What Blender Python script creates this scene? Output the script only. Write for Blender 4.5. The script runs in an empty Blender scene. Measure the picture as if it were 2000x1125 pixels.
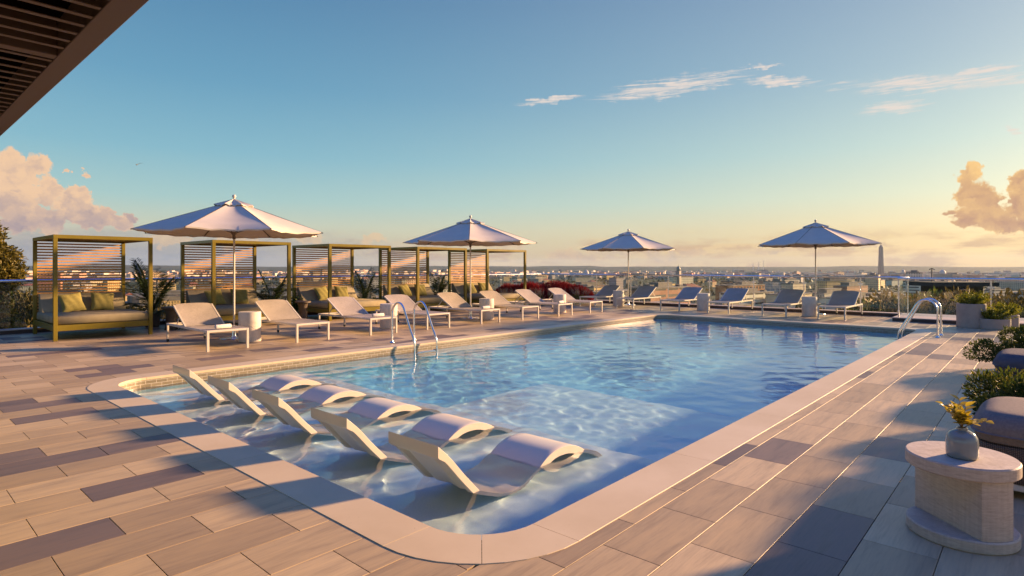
import bpy, bmesh, math, random
from mathutils import Vector, Matrix, noise
R = math.radians
PI = math.pi
C = bpy.context.scene.collection
S = bpy.context.scene
YAW = math.atan2(1033, 1150)          # camera heading, counter-clockwise from +x (long axis of the pool)
CA, SA = math.cos(YAW), math.sin(YAW)
SUN_AZ, SUN_EL = R(-24), R(14)

# ------------------------------------------------------------------ helpers
class MB:
    def __init__(s):
        s.v = []; s.f = []; s.uv = []; s.at = []
    def add(s, vs, fs, at=None):
        b = len(s.v); s.v += [tuple(p) for p in vs]
        for f in fs:
            s.f.append(tuple(b + i for i in f))
            if at is not None: s.at.append(at)
        return s
    def box(s, x0, x1, y0, y1, z0, z1, at=None):
        return s.add([(x0,y0,z0),(x1,y0,z0),(x1,y1,z0),(x0,y1,z0),(x0,y0,z1),(x1,y0,z1),(x1,y1,z1),(x0,y1,z1)],
                     [(0,3,2,1),(4,5,6,7),(0,1,5,4),(1,2,6,5),(2,3,7,6),(3,0,4,7)], at)
    def cbox(s, x0, x1, y0, y1, z0, z1, c=0.01):
        # box with chamfered edges (convex hull style: 24 verts)
        X=(x0,x1);Y=(y0,y1);Z=(z0,z1); vs=[]; idx={}
        for i in (0,1):
            for j in (0,1):
                for k in (0,1):
                    sx=c if i==0 else -c; sy=c if j==0 else -c; sz=c if k==0 else -c
                    idx[(i,j,k)]=len(vs)
                    vs += [(X[i],Y[j]+sy,Z[k]+sz),(X[i]+sx,Y[j],Z[k]+sz),(X[i]+sx,Y[j]+sy,Z[k])]
        def q(a,o): return idx[a]+o
        fs=[]
        for i in (0,1):
            f=[q((i,0,0),0),q((i,1,0),0),q((i,1,1),0),q((i,0,1),0)]; fs.append(f if i else f[::-1])
            f=[q((0,i,0),1),q((1,i,0),1),q((1,i,1),1),q((0,i,1),1)]; fs.append(f[::-1] if i else f)
            f=[q((0,0,i),2),q((1,0,i),2),q((1,1,i),2),q((0,1,i),2)]; fs.append(f if i else f[::-1])
        for i in (0,1):
            for j in (0,1):
                f=[q((i,j,0),0),q((i,j,1),0),q((i,j,1),1),q((i,j,0),1)]; fs.append(f if i!=j else f[::-1])
                f=[q((i,0,j),0),q((i,1,j),0),q((i,1,j),2),q((i,0,j),2)]; fs.append(f if i==j else f[::-1])
                f=[q((0,i,j),1),q((1,i,j),1),q((1,i,j),2),q((0,i,j),2)]; fs.append(f if i!=j else f[::-1])
        for i in (0,1):
            for j in (0,1):
                for k in (0,1):
                    f=[q((i,j,k),0),q((i,j,k),1),q((i,j,k),2)]; fs.append(f if (i+j+k)%2 else f[::-1])
        return s.add(vs,fs)
    def xf(s, M, i0=0):
        for i in range(i0, len(s.v)): s.v[i] = tuple(M @ Vector(s.v[i]))
        return s
    def tube(s, pts, r, n=8, cap=True, flat=None):
        pts=[Vector(p) for p in pts]; N=len(pts)
        rr = r if isinstance(r,(list,tuple)) else [r]*N
        t0=(pts[1]-pts[0]).normalized()
        up=Vector((0,0,1)) if abs(t0.z)<.9 else Vector((1,0,0))
        nrm=(up-t0*up.dot(t0)).normalized(); vs=[]
        for i,p in enumerate(pts):
            if i==0: t=t0
            elif i==N-1: t=(pts[i]-pts[i-1]).normalized()
            else: t=((pts[i+1]-p).normalized()+(p-pts[i-1]).normalized()).normalized()
            nrm=(nrm-t*nrm.dot(t)).normalized(); b=t.cross(nrm)
            for k in range(n):
                a=2*PI*k/n
                vs.append(p+(nrm*math.cos(a)+b*math.sin(a))*rr[i])
        fs=[]
        for i in range(N-1):
            for k in range(n):
                k2=(k+1)%n
                fs.append((i*n+k,i*n+k2,(i+1)*n+k2,(i+1)*n+k))
        if cap:
            fs.append(tuple(range(n))[::-1]); fs.append(tuple((N-1)*n+k for k in range(n)))
        return s.add(vs,fs)
    def bar(s, p, q, w, h):
        # rectangular bar from p to q: w across (horizontal), h in the vertical sense
        p=Vector(p); q=Vector(q); t=(q-p).normalized()
        up=Vector((0,0,1)) if abs(t.z)<.95 else Vector((0,1,0))
        b=t.cross(up).normalized(); n=b.cross(t).normalized()
        vs=[]
        for e in (p,q):
            for (i,j) in ((-1,-1),(1,-1),(1,1),(-1,1)):
                vs.append(e+b*(w/2*i)+n*(h/2*j))
        return s.add(vs,[(0,1,2,3),(7,6,5,4),(0,4,5,1),(1,5,6,2),(2,6,7,3),(3,7,4,0)])
    def lathe(s, prof, n=24, c=(0,0,0), sx=1, sy=1):
        vs=[];fs=[]
        for (r,z) in prof:
            for k in range(n):
                a=2*PI*k/n
                vs.append((c[0]+r*sx*math.cos(a),c[1]+r*sy*math.sin(a),c[2]+z))
        m=len(prof)
        for i in range(m-1):
            for k in range(n):
                k2=(k+1)%n
                fs.append((i*n+k,i*n+k2,(i+1)*n+k2,(i+1)*n+k))
        fs.append(tuple(range(n))[::-1]); fs.append(tuple((m-1)*n+k for k in range(n)))
        return s.add(vs,fs)
    def leaf(s, p, d, up, L, W, fold=.25):
        # pointed leaf of four quads/tris from p along d
        p=Vector(p); d=Vector(d).normalized(); b=d.cross(Vector(up))
        if b.length<1e-4: b=d.cross(Vector((1,0,.3)))
        b.normalize(); n=b.cross(d)
        a=p; m1=p+d*L*.35; m2=p+d*L*.7; e=p+d*L
        vs=[a, m1+b*W*.5+n*W*fold, m1, m1-b*W*.5+n*W*fold, m2+b*W*.36+n*W*fold*.7, m2-n*L*.03, m2-b*W*.36+n*W*fold*.7, e-n*L*.08]
        return s.add(vs,[(0,2,1),(0,3,2),(1,2,5,4),(2,3,6,5),(4,5,7),(5,6,7)])
    def quadleaf(s, p, d, up, L, W):
        p=Vector(p); d=Vector(d).normalized(); b=d.cross(Vector(up))
        if b.length<1e-4: b=d.cross(Vector((1,0,.3)))
        b.normalize()
        return s.add([p, p+d*L*.5+b*W*.5, p+d*L, p+d*L*.5-b*W*.5],[(0,1,2,3)])
    def build(s, name, mat=None, parent=None, smooth=None, loc=None, fix=True):
        me=bpy.data.meshes.new(name); me.from_pydata(s.v,[],s.f); me.update()
        if fix and not s.at and len(s.f)<30000:
            bm=bmesh.new(); bm.from_mesh(me); bmesh.ops.recalc_face_normals(bm,faces=bm.faces); bm.to_mesh(me); bm.free()
        if s.at and len(s.at)==len(s.f):
            at=me.attributes.new('tone','FLOAT_VECTOR','FACE')
            at.data.foreach_set('vector',[c for t in s.at for c in t])
        if mat: me.materials.append(mat)
        if smooth is not None:
            me.shade_smooth()
            if smooth < 180: me.set_sharp_from_angle(angle=R(smooth))
        o=bpy.data.objects.new(name,me); C.objects.link(o)
        if loc: o.location=loc
        if parent: o.parent=parent
        return o

def tag(o, label=None, cat=None, group=None, kind=None):
    if label: o['label']=label
    if cat: o['category']=cat
    if group: o['group']=group
    if kind: o['kind']=kind
    return o
def thing(name, loc, rz=0, label=None, cat=None, group=None):
    o=bpy.data.objects.new(name,None); C.objects.link(o); o.empty_display_size=.2
    o.location=loc; o.rotation_euler=(0,0,rz)
    return tag(o,label,cat,group)
def copy_tree(o, parent=None):
    c=o.copy(); C.objects.link(c)
    if parent: c.parent=parent
    for ch in list(o.children): copy_tree(ch,c)
    return c

# ------------------------------------------------------------------ materials
def newmat(name):
    m=bpy.data.materials.new(name); m.use_nodes=True
    nt=m.node_tree; nt.nodes.clear()
    out=nt.nodes.new('ShaderNodeOutputMaterial')
    return m,nt,out
def nd(nt,t,**k):
    n=nt.nodes.new(t)
    for a,b in k.items():
        if a in ('loc',): continue
        setattr(n,a,b)
    return n
def mth(nt,op,a,b=None,c=None,clamp=False):
    n=nt.nodes.new('ShaderNodeMath'); n.operation=op; n.use_clamp=clamp
    for i,x in enumerate((a,b,c)):
        if x is None: continue
        if isinstance(x,(int,float)): n.inputs[i].default_value=x
        else: nt.links.new(x,n.inputs[i])
    return n.outputs[0]
def ramp(nt,fac,stops,interp='LINEAR'):
    n=nt.nodes.new('ShaderNodeValToRGB'); n.color_ramp.interpolation=interp
    el=n.color_ramp.elements
    el[0].position=stops[0][0]; el[0].color=(*stops[0][1],1)
    el[1].position=stops[-1][0]; el[1].color=(*stops[-1][1],1)
    for p,c in stops[1:-1]:
        e=el.new(p); e.color=(*c,1)
    nt.links.new(fac,n.inputs[0]); return n.outputs[0]
def mixc(nt,fac,a,b,mode='MIX'):
    n=nt.nodes.new('ShaderNodeMix'); n.data_type='RGBA'; n.blend_type=mode
    for i,x in ((0,fac),(6,a),(7,b)):
        if isinstance(x,(int,float)): n.inputs[i].default_value=x
        elif isinstance(x,(tuple,list)): n.inputs[i].default_value=(*x,1) if len(x)==3 else x
        else: nt.links.new(x,n.inputs[i])
    return n.outputs[2]
def noi(nt,vec,scale,detail=3,rough=.55,dim='3D'):
    n=nt.nodes.new('ShaderNodeTexNoise'); n.noise_dimensions=dim
    n.inputs['Scale'].default_value=scale; n.inputs['Detail'].default_value=detail; n.inputs['Roughness'].default_value=rough
    if vec is not None: nt.links.new(vec,n.inputs['Vector'])
    return n
def mapping(nt,vec,scale=(1,1,1),loc=(0,0,0),rot=(0,0,0)):
    n=nt.nodes.new('ShaderNodeMapping'); nt.links.new(vec,n.inputs[0])
    n.inputs['Scale'].default_value=scale; n.inputs['Location'].default_value=loc; n.inputs['Rotation'].default_value=rot
    return n.outputs[0]
def pbsdf(nt,out,col,rough=.6,metal=0,spec=.5,normal=None,**k):
    b=nt.nodes.new('ShaderNodeBsdfPrincipled')
    if isinstance(col,(tuple,list)): b.inputs['Base Color'].default_value=(*col,1)
    else: nt.links.new(col,b.inputs['Base Color'])
    if isinstance(rough,(int,float)): b.inputs['Roughness'].default_value=rough
    else: nt.links.new(rough,b.inputs['Roughness'])
    b.inputs['Metallic'].default_value=metal
    b.inputs['Specular IOR Level'].default_value=spec
    if normal is not None: nt.links.new(normal,b.inputs['Normal'])
    for a,v in k.items(): b.inputs[a.replace('_',' ')].default_value=v
    nt.links.new(b.outputs[0],out.inputs[0]); return b
def bump(nt,h,strength=.3,dist=.01):
    n=nt.nodes.new('ShaderNodeBump'); n.inputs['Strength'].default_value=strength; n.inputs['Distance'].default_value=dist
    nt.links.new(h,n.inputs['Height']); return n.outputs[0]
def geo(nt): return nt.nodes.new('ShaderNodeNewGeometry').outputs['Position']
def obc(nt): return nt.nodes.new('ShaderNodeTexCoord').outputs['Object']
def simple(name,col,rough=.6,metal=0,var=.12,scale=6,spec=.5,bs=0,bscale=80,coords='o',detail=4):
    """base colour with soft blotches and fine relief"""
    m,nt,out=newmat(name); v=obc(nt) if coords=='o' else geo(nt)
    n=noi(nt,v,scale,detail)
    c1=tuple(max(0,c*(1-var)) for c in col); c2=tuple(min(1,c*(1+var)) for c in col)
    c=ramp(nt,n.outputs[0],[(.3,c1),(.7,c2)])
    nrm=None
    if bs:
        nb=noi(nt,v,bscale,3); nrm=bump(nt,nb.outputs[0],bs,.004)
    rr=mth(nt,'MULTIPLY_ADD',n.outputs[0],.16,rough-.08)
    pbsdf(nt,out,c,rr,metal,spec,nrm); return m
M={}
# ------------------------------------------------------------------ camera, sun, sky
cam=bpy.data.cameras.new('camera'); co=bpy.data.objects.new('camera',cam); C.objects.link(co); S.camera=co
co.location=(0,0,1.5); co.rotation_euler=(R(90),0,YAW-R(90))
cam.sensor_width=36; cam.lens=36*1150/2000; cam.shift_y=-0.02
cam.clip_start=.05; cam.clip_end=40000
sd=Vector((math.cos(SUN_EL)*math.cos(SUN_AZ),math.cos(SUN_EL)*math.sin(SUN_AZ),math.sin(SUN_EL)))
sl=bpy.data.lights.new('sun','SUN'); so=bpy.data.objects.new('sun',sl); C.objects.link(so)
so.rotation_euler=sd.to_track_quat('Z','Y').to_euler()
sl.energy=5.0; sl.angle=R(3.2); sl.color=(1.0,.62,.33)
S.view_settings.view_transform='Standard'; S.view_settings.look='None'; S.view_settings.gamma=1
S.view_settings.exposure=1.45
cy=S.cycles
cy.use_denoising=True
try: cy.denoiser='OPENIMAGEDENOISE'; cy.denoising_input_passes='RGB_ALBEDO_NORMAL'; cy.denoising_prefilter='ACCURATE'
except Exception: pass
cy.max_bounces=10; cy.diffuse_bounces=4; cy.glossy_bounces=4; cy.transmission_bounces=10; cy.transparent_max_bounces=24; cy.volume_bounces=0
cy.sample_clamp_indirect=6; cy.blur_glossy=.5; cy.caustics_refractive=True; cy.caustics_reflective=False

W=bpy.data.worlds.new('World'); S.world=W; W.use_nodes=True
nt=W.node_tree; nt.nodes.clear()
wout=nt.nodes.new('ShaderNodeOutputWorld'); bg=nt.nodes.new('ShaderNodeBackground')
sky=nt.nodes.new('ShaderNodeTexSky'); sky.sky_type='NISHITA'; sky.sun_disc=False
sky.sun_elevation=SUN_EL; sky.sun_rotation=R(90)-SUN_AZ; sky.air_density=1.2; sky.dust_density=1.5; sky.ozone_density=1.5
tc=nt.nodes.new('ShaderNodeTexCoord'); sep=nt.nodes.new('ShaderNodeSeparateXYZ'); nt.links.new(tc.outputs['Generated'],sep.inputs[0])
X,Y,Z=sep.outputs
m_=lambda op,a,b=None,c=None,cl=False: mth(nt,op,a,b,c,cl)
fwd=m_('ADD',m_('MULTIPLY',X,CA),m_('MULTIPLY',Y,SA)); rgt=m_('SUBTRACT',m_('MULTIPLY',X,SA),m_('MULTIPLY',Y,CA))
AZ=m_('DEGREES' if False else 'MULTIPLY',m_('ARCTAN2',rgt,fwd),180/PI)      # bearing from the view axis, degrees
EL=m_('MULTIPLY',m_('ARCSINE',Z),180/PI)
def ang(px,py):
    t=(px-1000)/1150; az=math.atan(t); el=math.atan((522.5-py)/1150*math.cos(az)); return math.degrees(az),math.degrees(el)
def lin(r,g,b):
    f=lambda c:(c/255/12.92) if c<=10 else ((c/255+.055)/1.055)**2.4
    return (f(r),f(g),f(b))
EX=2**-1.45
def L(r,g,b,k=1): return tuple(c*EX*k for c in lin(r,g,b))
def smooth(x,a,b):
    n=nt.nodes.new('ShaderNodeMapRange'); n.interpolation_type='SMOOTHSTEP'
    nt.links.new(x,n.inputs[0]); n.inputs[1].default_value=a; n.inputs[2].default_value=b
    return n.outputs[0]
# clear-sky colour: a blue that pales to warm gold above the horizon, greyer toward the sun
elf=m_('DIVIDE',EL,60.0,None,True)
def erow(lst): return [(e/60,c) for e,c in lst]
left=ramp(nt,elf,erow([(0,L(205,178,150)),(1.5,L(206,188,160)),(3.5,L(196,200,180)),(6,L(158,195,196)),(10,L(122,177,196)),(16,L(92,152,184)),(24,L(72,126,166)),(34,L(60,112,168)),(44,L(40,92,205,1.0)),(60,L(38,96,218,1.2))]))
right=ramp(nt,elf,erow([(0,L(208,172,126)),(1.5,L(212,182,136)),(3.5,L(214,195,156)),(6,L(198,204,180)),(10,L(170,194,188)),(16,L(140,168,182)),(24,L(120,146,172)),(34,L(96,130,172)),(44,L(48,96,200,1.0)),(60,L(38,96,218,1.2))]))
azf=smooth(AZ,-30,46)
base=mixc(nt,azf,left,right)
nish=nt.nodes.new('ShaderNodeVectorMath'); nish.operation='SCALE'; nt.links.new(sky.outputs[0],nish.inputs[0]); nish.inputs[3].default_value=.11
base=mixc(nt,.12,base,nish.outputs[0])
# ---- clouds, laid out by bearing and height
comb=nt.nodes.new('ShaderNodeCombineXYZ'); nt.links.new(AZ,comb.inputs[0]); nt.links.new(EL,comb.inputs[1])
P2=comb.outputs[0]
def blobs(lst, P, warp=None):
    s2=nt.nodes.new('ShaderNodeSeparateXYZ'); nt.links.new(P,s2.inputs[0]); A,E_=s2.outputs[0],s2.outputs[1]
    acc=None
    for (px,py,rx,ry) in lst:
        az,el=ang(px,py); kx=rx/1150*57.3*math.cos(R(az))**2; ky=ry/1150*57.3*math.cos(R(az))
        da=m_('MULTIPLY',m_('SUBTRACT',A,az),1/kx); de=m_('MULTIPLY',m_('SUBTRACT',E_,el),1/ky)
        q=m_('SUBTRACT',1.0,m_('SQRT',m_('ADD',m_('MULTIPLY',da,da),m_('MULTIPLY',de,de))))
        acc=q if acc is None else m_('SMOOTH_MAX',acc,q,.10)
    return acc
# warped coordinates for billowing edges
def vadd(a,b,scale):
    n=nt.nodes.new('ShaderNodeVectorMath'); n.operation='MULTIPLY_ADD'; nt.links.new(a,n.inputs[0]); n.inputs[1].default_value=(scale,scale,0); nt.links.new(b,n.inputs[2]); return n.outputs[0]
def vsub(a,c):
    n=nt.nodes.new('ShaderNodeVectorMath'); n.operation='SUBTRACT'; nt.links.new(a,n.inputs[0]); n.inputs[1].default_value=c; return n.outputs[0]
wn=noi(nt,P2,.55,4,.6,'2D'); wn2=noi(nt,P2,2.2,3,.6,'2D')
PW=vadd(vsub(wn.outputs['Color'],(.5,.5,.5)),P2,1.5); PW=vadd(vsub(wn2.outputs['Color'],(.5,.5,.5)),PW,.55)
def billow(P,off):
    pm=mapping(nt,P,(1,1,1),off)
    v=nt.nodes.new('ShaderNodeTexVoronoi'); v.voronoi_dimensions='2D'; v.feature='F1'; v.inputs['Scale'].default_value=.62; v.inputs['Detail'].default_value=2.2; v.inputs['Roughness'].default_value=.55
    nt.links.new(pm,v.inputs['Vector']); return m_('SUBTRACT',.6,v.outputs['Distance'])
b0=billow(PW,(0,0,0)); b1=billow(PW,(-.45,-.45,0))
def cumulus(base,lst,litc,shc,elo,ehi,k=1.0,fuzz=.16,th=-.14,op=1.0):
    d=blobs(lst,PW); dd=m_('ADD',d,m_('MULTIPLY',b0,.5*k))
    dens=m_('MULTIPLY',smooth(dd,th,th+fuzz),op)
    sh=m_('ADD',m_('MULTIPLY',m_('SUBTRACT',b0,b1),.9),.50)
    hgt=smooth(EL,elo,ehi)                     # sunlit heads, greyer undersides
    lit=m_('ADD',m_('MULTIPLY',sh,.55),m_('MULTIPLY',hgt,.62),None,True)
    edge=m_('MULTIPLY',m_('SUBTRACT',1.0,smooth(dd,th+.1,th+.5)),.30)
    lit=m_('ADD',lit,edge,None,True)
    cc=mixc(nt,lit,shc,litc)
    return mixc(nt,dens,base,cc)
# horizon bank
hv=mapping(nt,P2,(.10,.55,1)); hn=noi(nt,hv,1.5,6,.6,'2D'); hv2=mapping(nt,P2,(.35,.9,1),(3,1,0)); hn2=noi(nt,hv2,1.2,5,.62,'2D')
bankd=m_('MULTIPLY',smooth(hn.outputs[0],.40,.62),m_('SUBTRACT',1.0,smooth(EL,1.2,4.0)))
bankc=mixc(nt,smooth(AZ,-40,10),L(150,150,160),L(206,164,128))
bankl=mixc(nt,smooth(AZ,-40,10),L(196,178,168),L(236,200,146))
bank=mixc(nt,smooth(hn2.outputs[0],.42,.6),bankc,bankl)
col=mixc(nt,m_('MULTIPLY',bankd,.8),base,bank)
# low smooth layer under the left cumulus
lay=m_('MULTIPLY',m_('SUBTRACT',1.0,smooth(EL,1.2,3.9)),m_('SUBTRACT',1.0,smooth(AZ,-26,-6)))
col=mixc(nt,m_('MULTIPLY',lay,.78),col,L(158,160,168))
# small heads above the horizon
heads=[(600,462,40,16),(730,468,26,12),(1190,492,60,12),(1350,493,34,11),(1290,500,60,10),(1120,500,60,12),(1500,490,60,9),(330,468,60,18),(460,470,60,16),(990,478,50,10),(1700,478,60,8)]
col=cumulus(col,heads,L(236,196,150),L(184,160,146),.6,3.4,.8,.30,0.0,.6)
left_c=[(30,335,52,44),(75,322,30,26),(15,385,70,52),(95,372,34,30),(60,425,95,30),(150,385,34,26),(150,415,44,30),(185,432,50,20),(213,425,22,20),(232,436,28,14),(20,440,90,16),(262,424,16,9),(135,333,7,4),(167,338,6,6)]
col=cumulus(col,left_c,L(242,203,165),L(168,152,158),3.2,6.6,1.0,.26)
right_c=[(1890,345,26,34),(1905,380,36,38),(1935,400,30,30),(1900,425,46,22),(1950,430,50,24),(1990,355,18,20),(2005,400,40,60),(1860,412,22,6),(1985,440,50,16),(2050,420,60,50)]
col=cumulus(col,right_c,L(252,206,136),L(196,150,122),4.0,9.5,1.0,.24)
# cirrus
cv=mapping(nt,P2,(.15,2.5,1),(0,0,0),(0,0,R(-9))); cn=noi(nt,cv,1.9,8,.66,'2D'); cn.inputs['Distortion'].default_value=.6
cw=noi(nt,P2,.9,4,.6,'2D'); PC=vadd(vsub(cw.outputs['Color'],(.5,.5,.5)),P2,1.0)
def streak(lst):
    s2=nt.nodes.new('ShaderNodeSeparateXYZ'); nt.links.new(PC,s2.inputs[0]); A,E_=s2.outputs[0],s2.outputs[1]; acc=None
    for (x0,y0,x1,y1,w) in lst:
        a0,e0=ang(x0,y0); a1,e1=ang(x1,y1); l2=(a1-a0)**2+(e1-e0)**2; l=math.sqrt(l2)
        t=m_('MULTIPLY',m_('ADD',m_('MULTIPLY',m_('SUBTRACT',A,a0),a1-a0),m_('MULTIPLY',m_('SUBTRACT',E_,e0),e1-e0)),1/l2)
        dist=m_('MULTIPLY',m_('SUBTRACT',m_('MULTIPLY',m_('SUBTRACT',A,a0),(e1-e0)/l),m_('MULTIPLY',m_('SUBTRACT',E_,e0),(a1-a0)/l)),1/(w/1150*57.3))
        tt=m_('MULTIPLY',m_('SUBTRACT',t,.5),2.0)
        q=m_('SUBTRACT',1.0,m_('ADD',m_('MULTIPLY',dist,dist),m_('MULTIPLY',tt,tt)))
        acc=q if acc is None else m_('MAXIMUM',acc,q)
    return acc
cd=streak([(1150,193,1480,140,20),(1440,158,1610,158,10),(1600,170,2080,146,16),(1780,165,2020,120,8),(1670,216,1830,204,12),(1000,204,1150,186,7),(1440,134,1530,126,4),(1955,250,2000,258,5)])
cf=m_('MULTIPLY',smooth(m_('ADD',cd,m_('MULTIPLY',m_('SUBTRACT',cn.outputs[0],.5),3.4)),.1,1.4),.9)
col=mixc(nt,cf,col,L(238,222,210))
nt.links.new(col,bg.inputs[0]); bg.inputs[1].default_value=1.0
nt.links.new(bg.outputs[0],wout.inputs[0])
W.cycles.sampling_method='MANUAL'; W.cycles.sample_map_resolution=1024
# ------------------------------------------------------------------ pool constants
PX0,PX1,PY0,PY1=2.22,17.22,2.21,9.06; CW=.33; PR=.42; WZ=-.13
def rrect(x0,x1,y0,y1,r,n=10,step=None):
    pts=[]
    for (cx,cy,a0) in ((x1-r,y0+r,-90),(x1-r,y1-r,0),(x0+r,y1-r,90),(x0+r,y0+r,180)):
        for k in range(n+1):
            a=R(a0+90*k/n); pts.append((cx+r*math.cos(a),cy+r*math.sin(a)))
    return pts
# pavers ---------------------------------------------------------
def deck_mat():
    m,nt,out=newmat('deck_paver'); v=geo(nt)
    at=nt.nodes.new('ShaderNodeAttribute'); at.attribute_name='tone'
    sp=nt.nodes.new('ShaderNodeSeparateXYZ'); nt.links.new(at.outputs['Vector'],sp.inputs[0])
    off=nt.nodes.new('ShaderNodeVectorMath'); off.operation='MULTIPLY_ADD'
    nt.links.new(at.outputs['Vector'],off.inputs[0]); off.inputs[1].default_value=(37,23,11); nt.links.new(v,off.inputs[2])
    g1=noi(nt,mapping(nt,off.outputs[0],(1.1,9,1)),1.6,6,.62); g1.inputs['Distortion'].default_value=.4
    g2=noi(nt,mapping(nt,off.outputs[0],(3,42,1)),2.2,3,.6)
    g3=noi(nt,v,.45,3)
    base=ramp(nt,sp.outputs[0],[(0,(.15,.11,.095)),(.16,(.21,.155,.125)),(.22,(.36,.26,.15)),(.5,(.45,.33,.185)),(1,(.58,.435,.25))])
    g=m=mth(nt,'ADD',mth(nt,'MULTIPLY',g1.outputs[0],.7),mth(nt,'MULTIPLY',g2.outputs[0],.3))
    f=ramp(nt,g,[(.3,(.68,.66,.68)),(.5,(1,1,1)),(.72,(1.22,1.2,1.14))])
    c=mixc(nt,1.0,base,f,'MULTIPLY')
    c=mixc(nt,mth(nt,'MULTIPLY',mth(nt,'SUBTRACT',g3.outputs[0],.45,None,True),.9),c,mixc(nt,1.0,c,(.8,.78,.8),'MULTIPLY'))
    rr=mth(nt,'MULTIPLY_ADD',g1.outputs[0],.22,.36)
    pbsdf(nt,out,c,rr,0,.45,bump(nt,g2.outputs[0],.12,.003))
    return out.id_data and bpy.data.materials['deck_paver']
M['deck']=deck_mat()
M['dark']=simple('dark_underlay',(.02,.018,.016),.9)
rnd=random.Random(5)
HX0,HX1,HY0,HY1=2.12,17.33,2.12,9.17       # hole left for the pool (its edge lies under the coping)
dk=MB()
TL,TW,gap,ch,th=.675,.3435,.0038,.0012,.022
DX0,DX1,DY0,DY1=-3.2,21.15,-5.2,17.2
def tile(x0,x1,y0,y1,tone):
    g=gap/2; x0+=g;x1-=g;y0+=g;y1-=g
    if x1-x0<.02 or y1-y0<.02: return
    c=ch
    vs=[(x0+c,y0+c,0),(x1-c,y0+c,0),(x1-c,y1-c,0),(x0+c,y1-c,0),(x0,y0,-c),(x1,y0,-c),(x1,y1,-c),(x0,y1,-c),(x0,y0,-th),(x1,y0,-th),(x1,y1,-th),(x0,y1,-th)]
    fs=[(0,1,2,3)]
    for k in range(4):
        k2=(k+1)%4; fs+=[(4+k,4+k2,k2,k),(8+k,8+k2,4+k2,4+k)]
    dk.add(vs,fs,tone)
n0=int((DY0-1.765)/TW)-1
for n in range(n0,60):
    y0=1.765+TW*n; y1=y0+TW
    y0=max(y0,DY0); y1=min(y1,DY1)
    if y1-y0<.03: continue
    o=0 if n%2 else TL/2
    k=int((DX0-o)/TL)-1
    while o+TL*k<DX1:
        x0=max(o+TL*k,DX0); x1=min(o+TL*(k+1),DX1); k+=1
        if x1-x0<.03: continue
        t=rnd.random(); t=(rnd.uniform(0,.16) if t<.17 else rnd.uniform(.24,.55) if t<.55 else rnd.uniform(.55,1))
        tone=(t,rnd.random(),rnd.random())
        # clip against the pool hole
        if x1<=HX0 or x0>=HX1 or y1<=HY0 or y0>=HY1: tile(x0,x1,y0,y1,tone); continue
        if y0<HY0: tile(x0,x1,y0,HY0,tone)
        if y1>HY1: tile(x0,x1,HY1,y1,tone)
        if x0<HX0: tile(x0,HX0,max(y0,HY0),min(y1,HY1),tone)
        if x1>HX1: tile(HX1,x1,max(y0,HY0),min(y1,HY1),tone)
deck=dk.build('deck',M['deck'],fix=False); tag(deck,kind='structure')
b=MB()
for q in ((DX0,HX0,DY0,DY1),(HX1,DX1,DY0,DY1),(HX0,HX1,DY0,HY0),(HX0,HX1,HY1,DY1)): b.box(q[0],q[1],q[2],q[3],-.30,-.024)
tag(b.build('deck_underlay',M['dark']),kind='structure')
# coping ---------------------------------------------------------
def coping_mat():
    m,nt,out=newmat('coping_stone'); v=geo(nt)
    n1=noi(nt,v,1.3,5,.6); n2=noi(nt,v,60,2); n3=noi(nt,v,9,3)
    c=ramp(nt,n1.outputs[0],[(.3,(.60,.47,.29)),(.7,(.70,.565,.37))])
    pits=ramp(nt,n2.outputs[0],[(.24,(.55,.5,.45)),(.30,(1,1,1))])
    msk=mth(nt,'MULTIPLY',mth(nt,'GREATER_THAN',n3.outputs[0],.55),.8)
    c=mixc(nt,msk,c,mixc(nt,1.0,c,pits,'MULTIPLY'))
    pbsdf(nt,out,c,.48,0,.4,bump(nt,noi(nt,v,140,2).outputs[0],.12,.002)); return bpy.data.materials['coping_stone']
M['coping']=coping_mat()
inn=rrect(PX0,PX1,PY0,PY1,PR,10); outr=rrect(PX0-CW,PX1+CW,PY0-CW,PY1+CW,PR+CW,10)
# resample along straight runs to get stones
def ring():
    I=[];O=[]
    n=len(inn)
    for i in range(n):
        a,b_=Vector(inn[i]),Vector(inn[(i+1)%n]); c,d=Vector(outr[i]),Vector(outr[(i+1)%n])
        l=(b_-a).length; m=max(1,round(l/1.83)) if l>.5 else 1
        for k in range(m):
            I.append(a.lerp(b_,k/m)); O.append(c.lerp(d,k/m))
    return I,O
I_,O_=ring(); N=len(I_)
groups=[];cur=[0]
for i in range(1,N+1):
    cur.append(i%N)
    l=(I_[i%N]-I_[i-1]).length
    nxt=(I_[(i+1)%N]-I_[i%N]).length
    if l>.5 or nxt>.5 or len(cur)==6: groups.append(cur); cur=[i%N]
cp=MB(); g=.0016; zt=.004; zb=-.030; c=.004
for G in groups:
    ii=[I_[k].copy() for k in G]; oo=[O_[k].copy() for k in G]
    def shrink(l):
        d=(l[1]-l[0]).normalized(); l[0]=l[0]+d*g; d=(l[-2]-l[-1]).normalized(); l[-1]=l[-1]+d*g
    shrink(ii); shrink(oo)
    def off(p,q,t): return p+(q-p).normalized()*t
    m=len(ii); vs=[]
    for p,q in zip(ii,oo):
        vs+=[(*p,zb),(*p,zt-c),(*off(p,q,c),zt),(*off(q,p,c*.5),zt),(*q,zt-c*.5),(*q,-.02)]
    fs=[]
    for k in range(m-1):
        for j in range(6):
            j2=(j+1)%6; fs.append((k*6+j,(k+1)*6+j,(k+1)*6+j2,k*6+j2))
    fs.append(tuple(range(6))); fs.append(tuple((m-1)*6+j for j in range(6))[::-1])
    cp.add(vs,fs)
coping=cp.build('coping',M['coping']); tag(coping,kind='structure')
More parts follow.
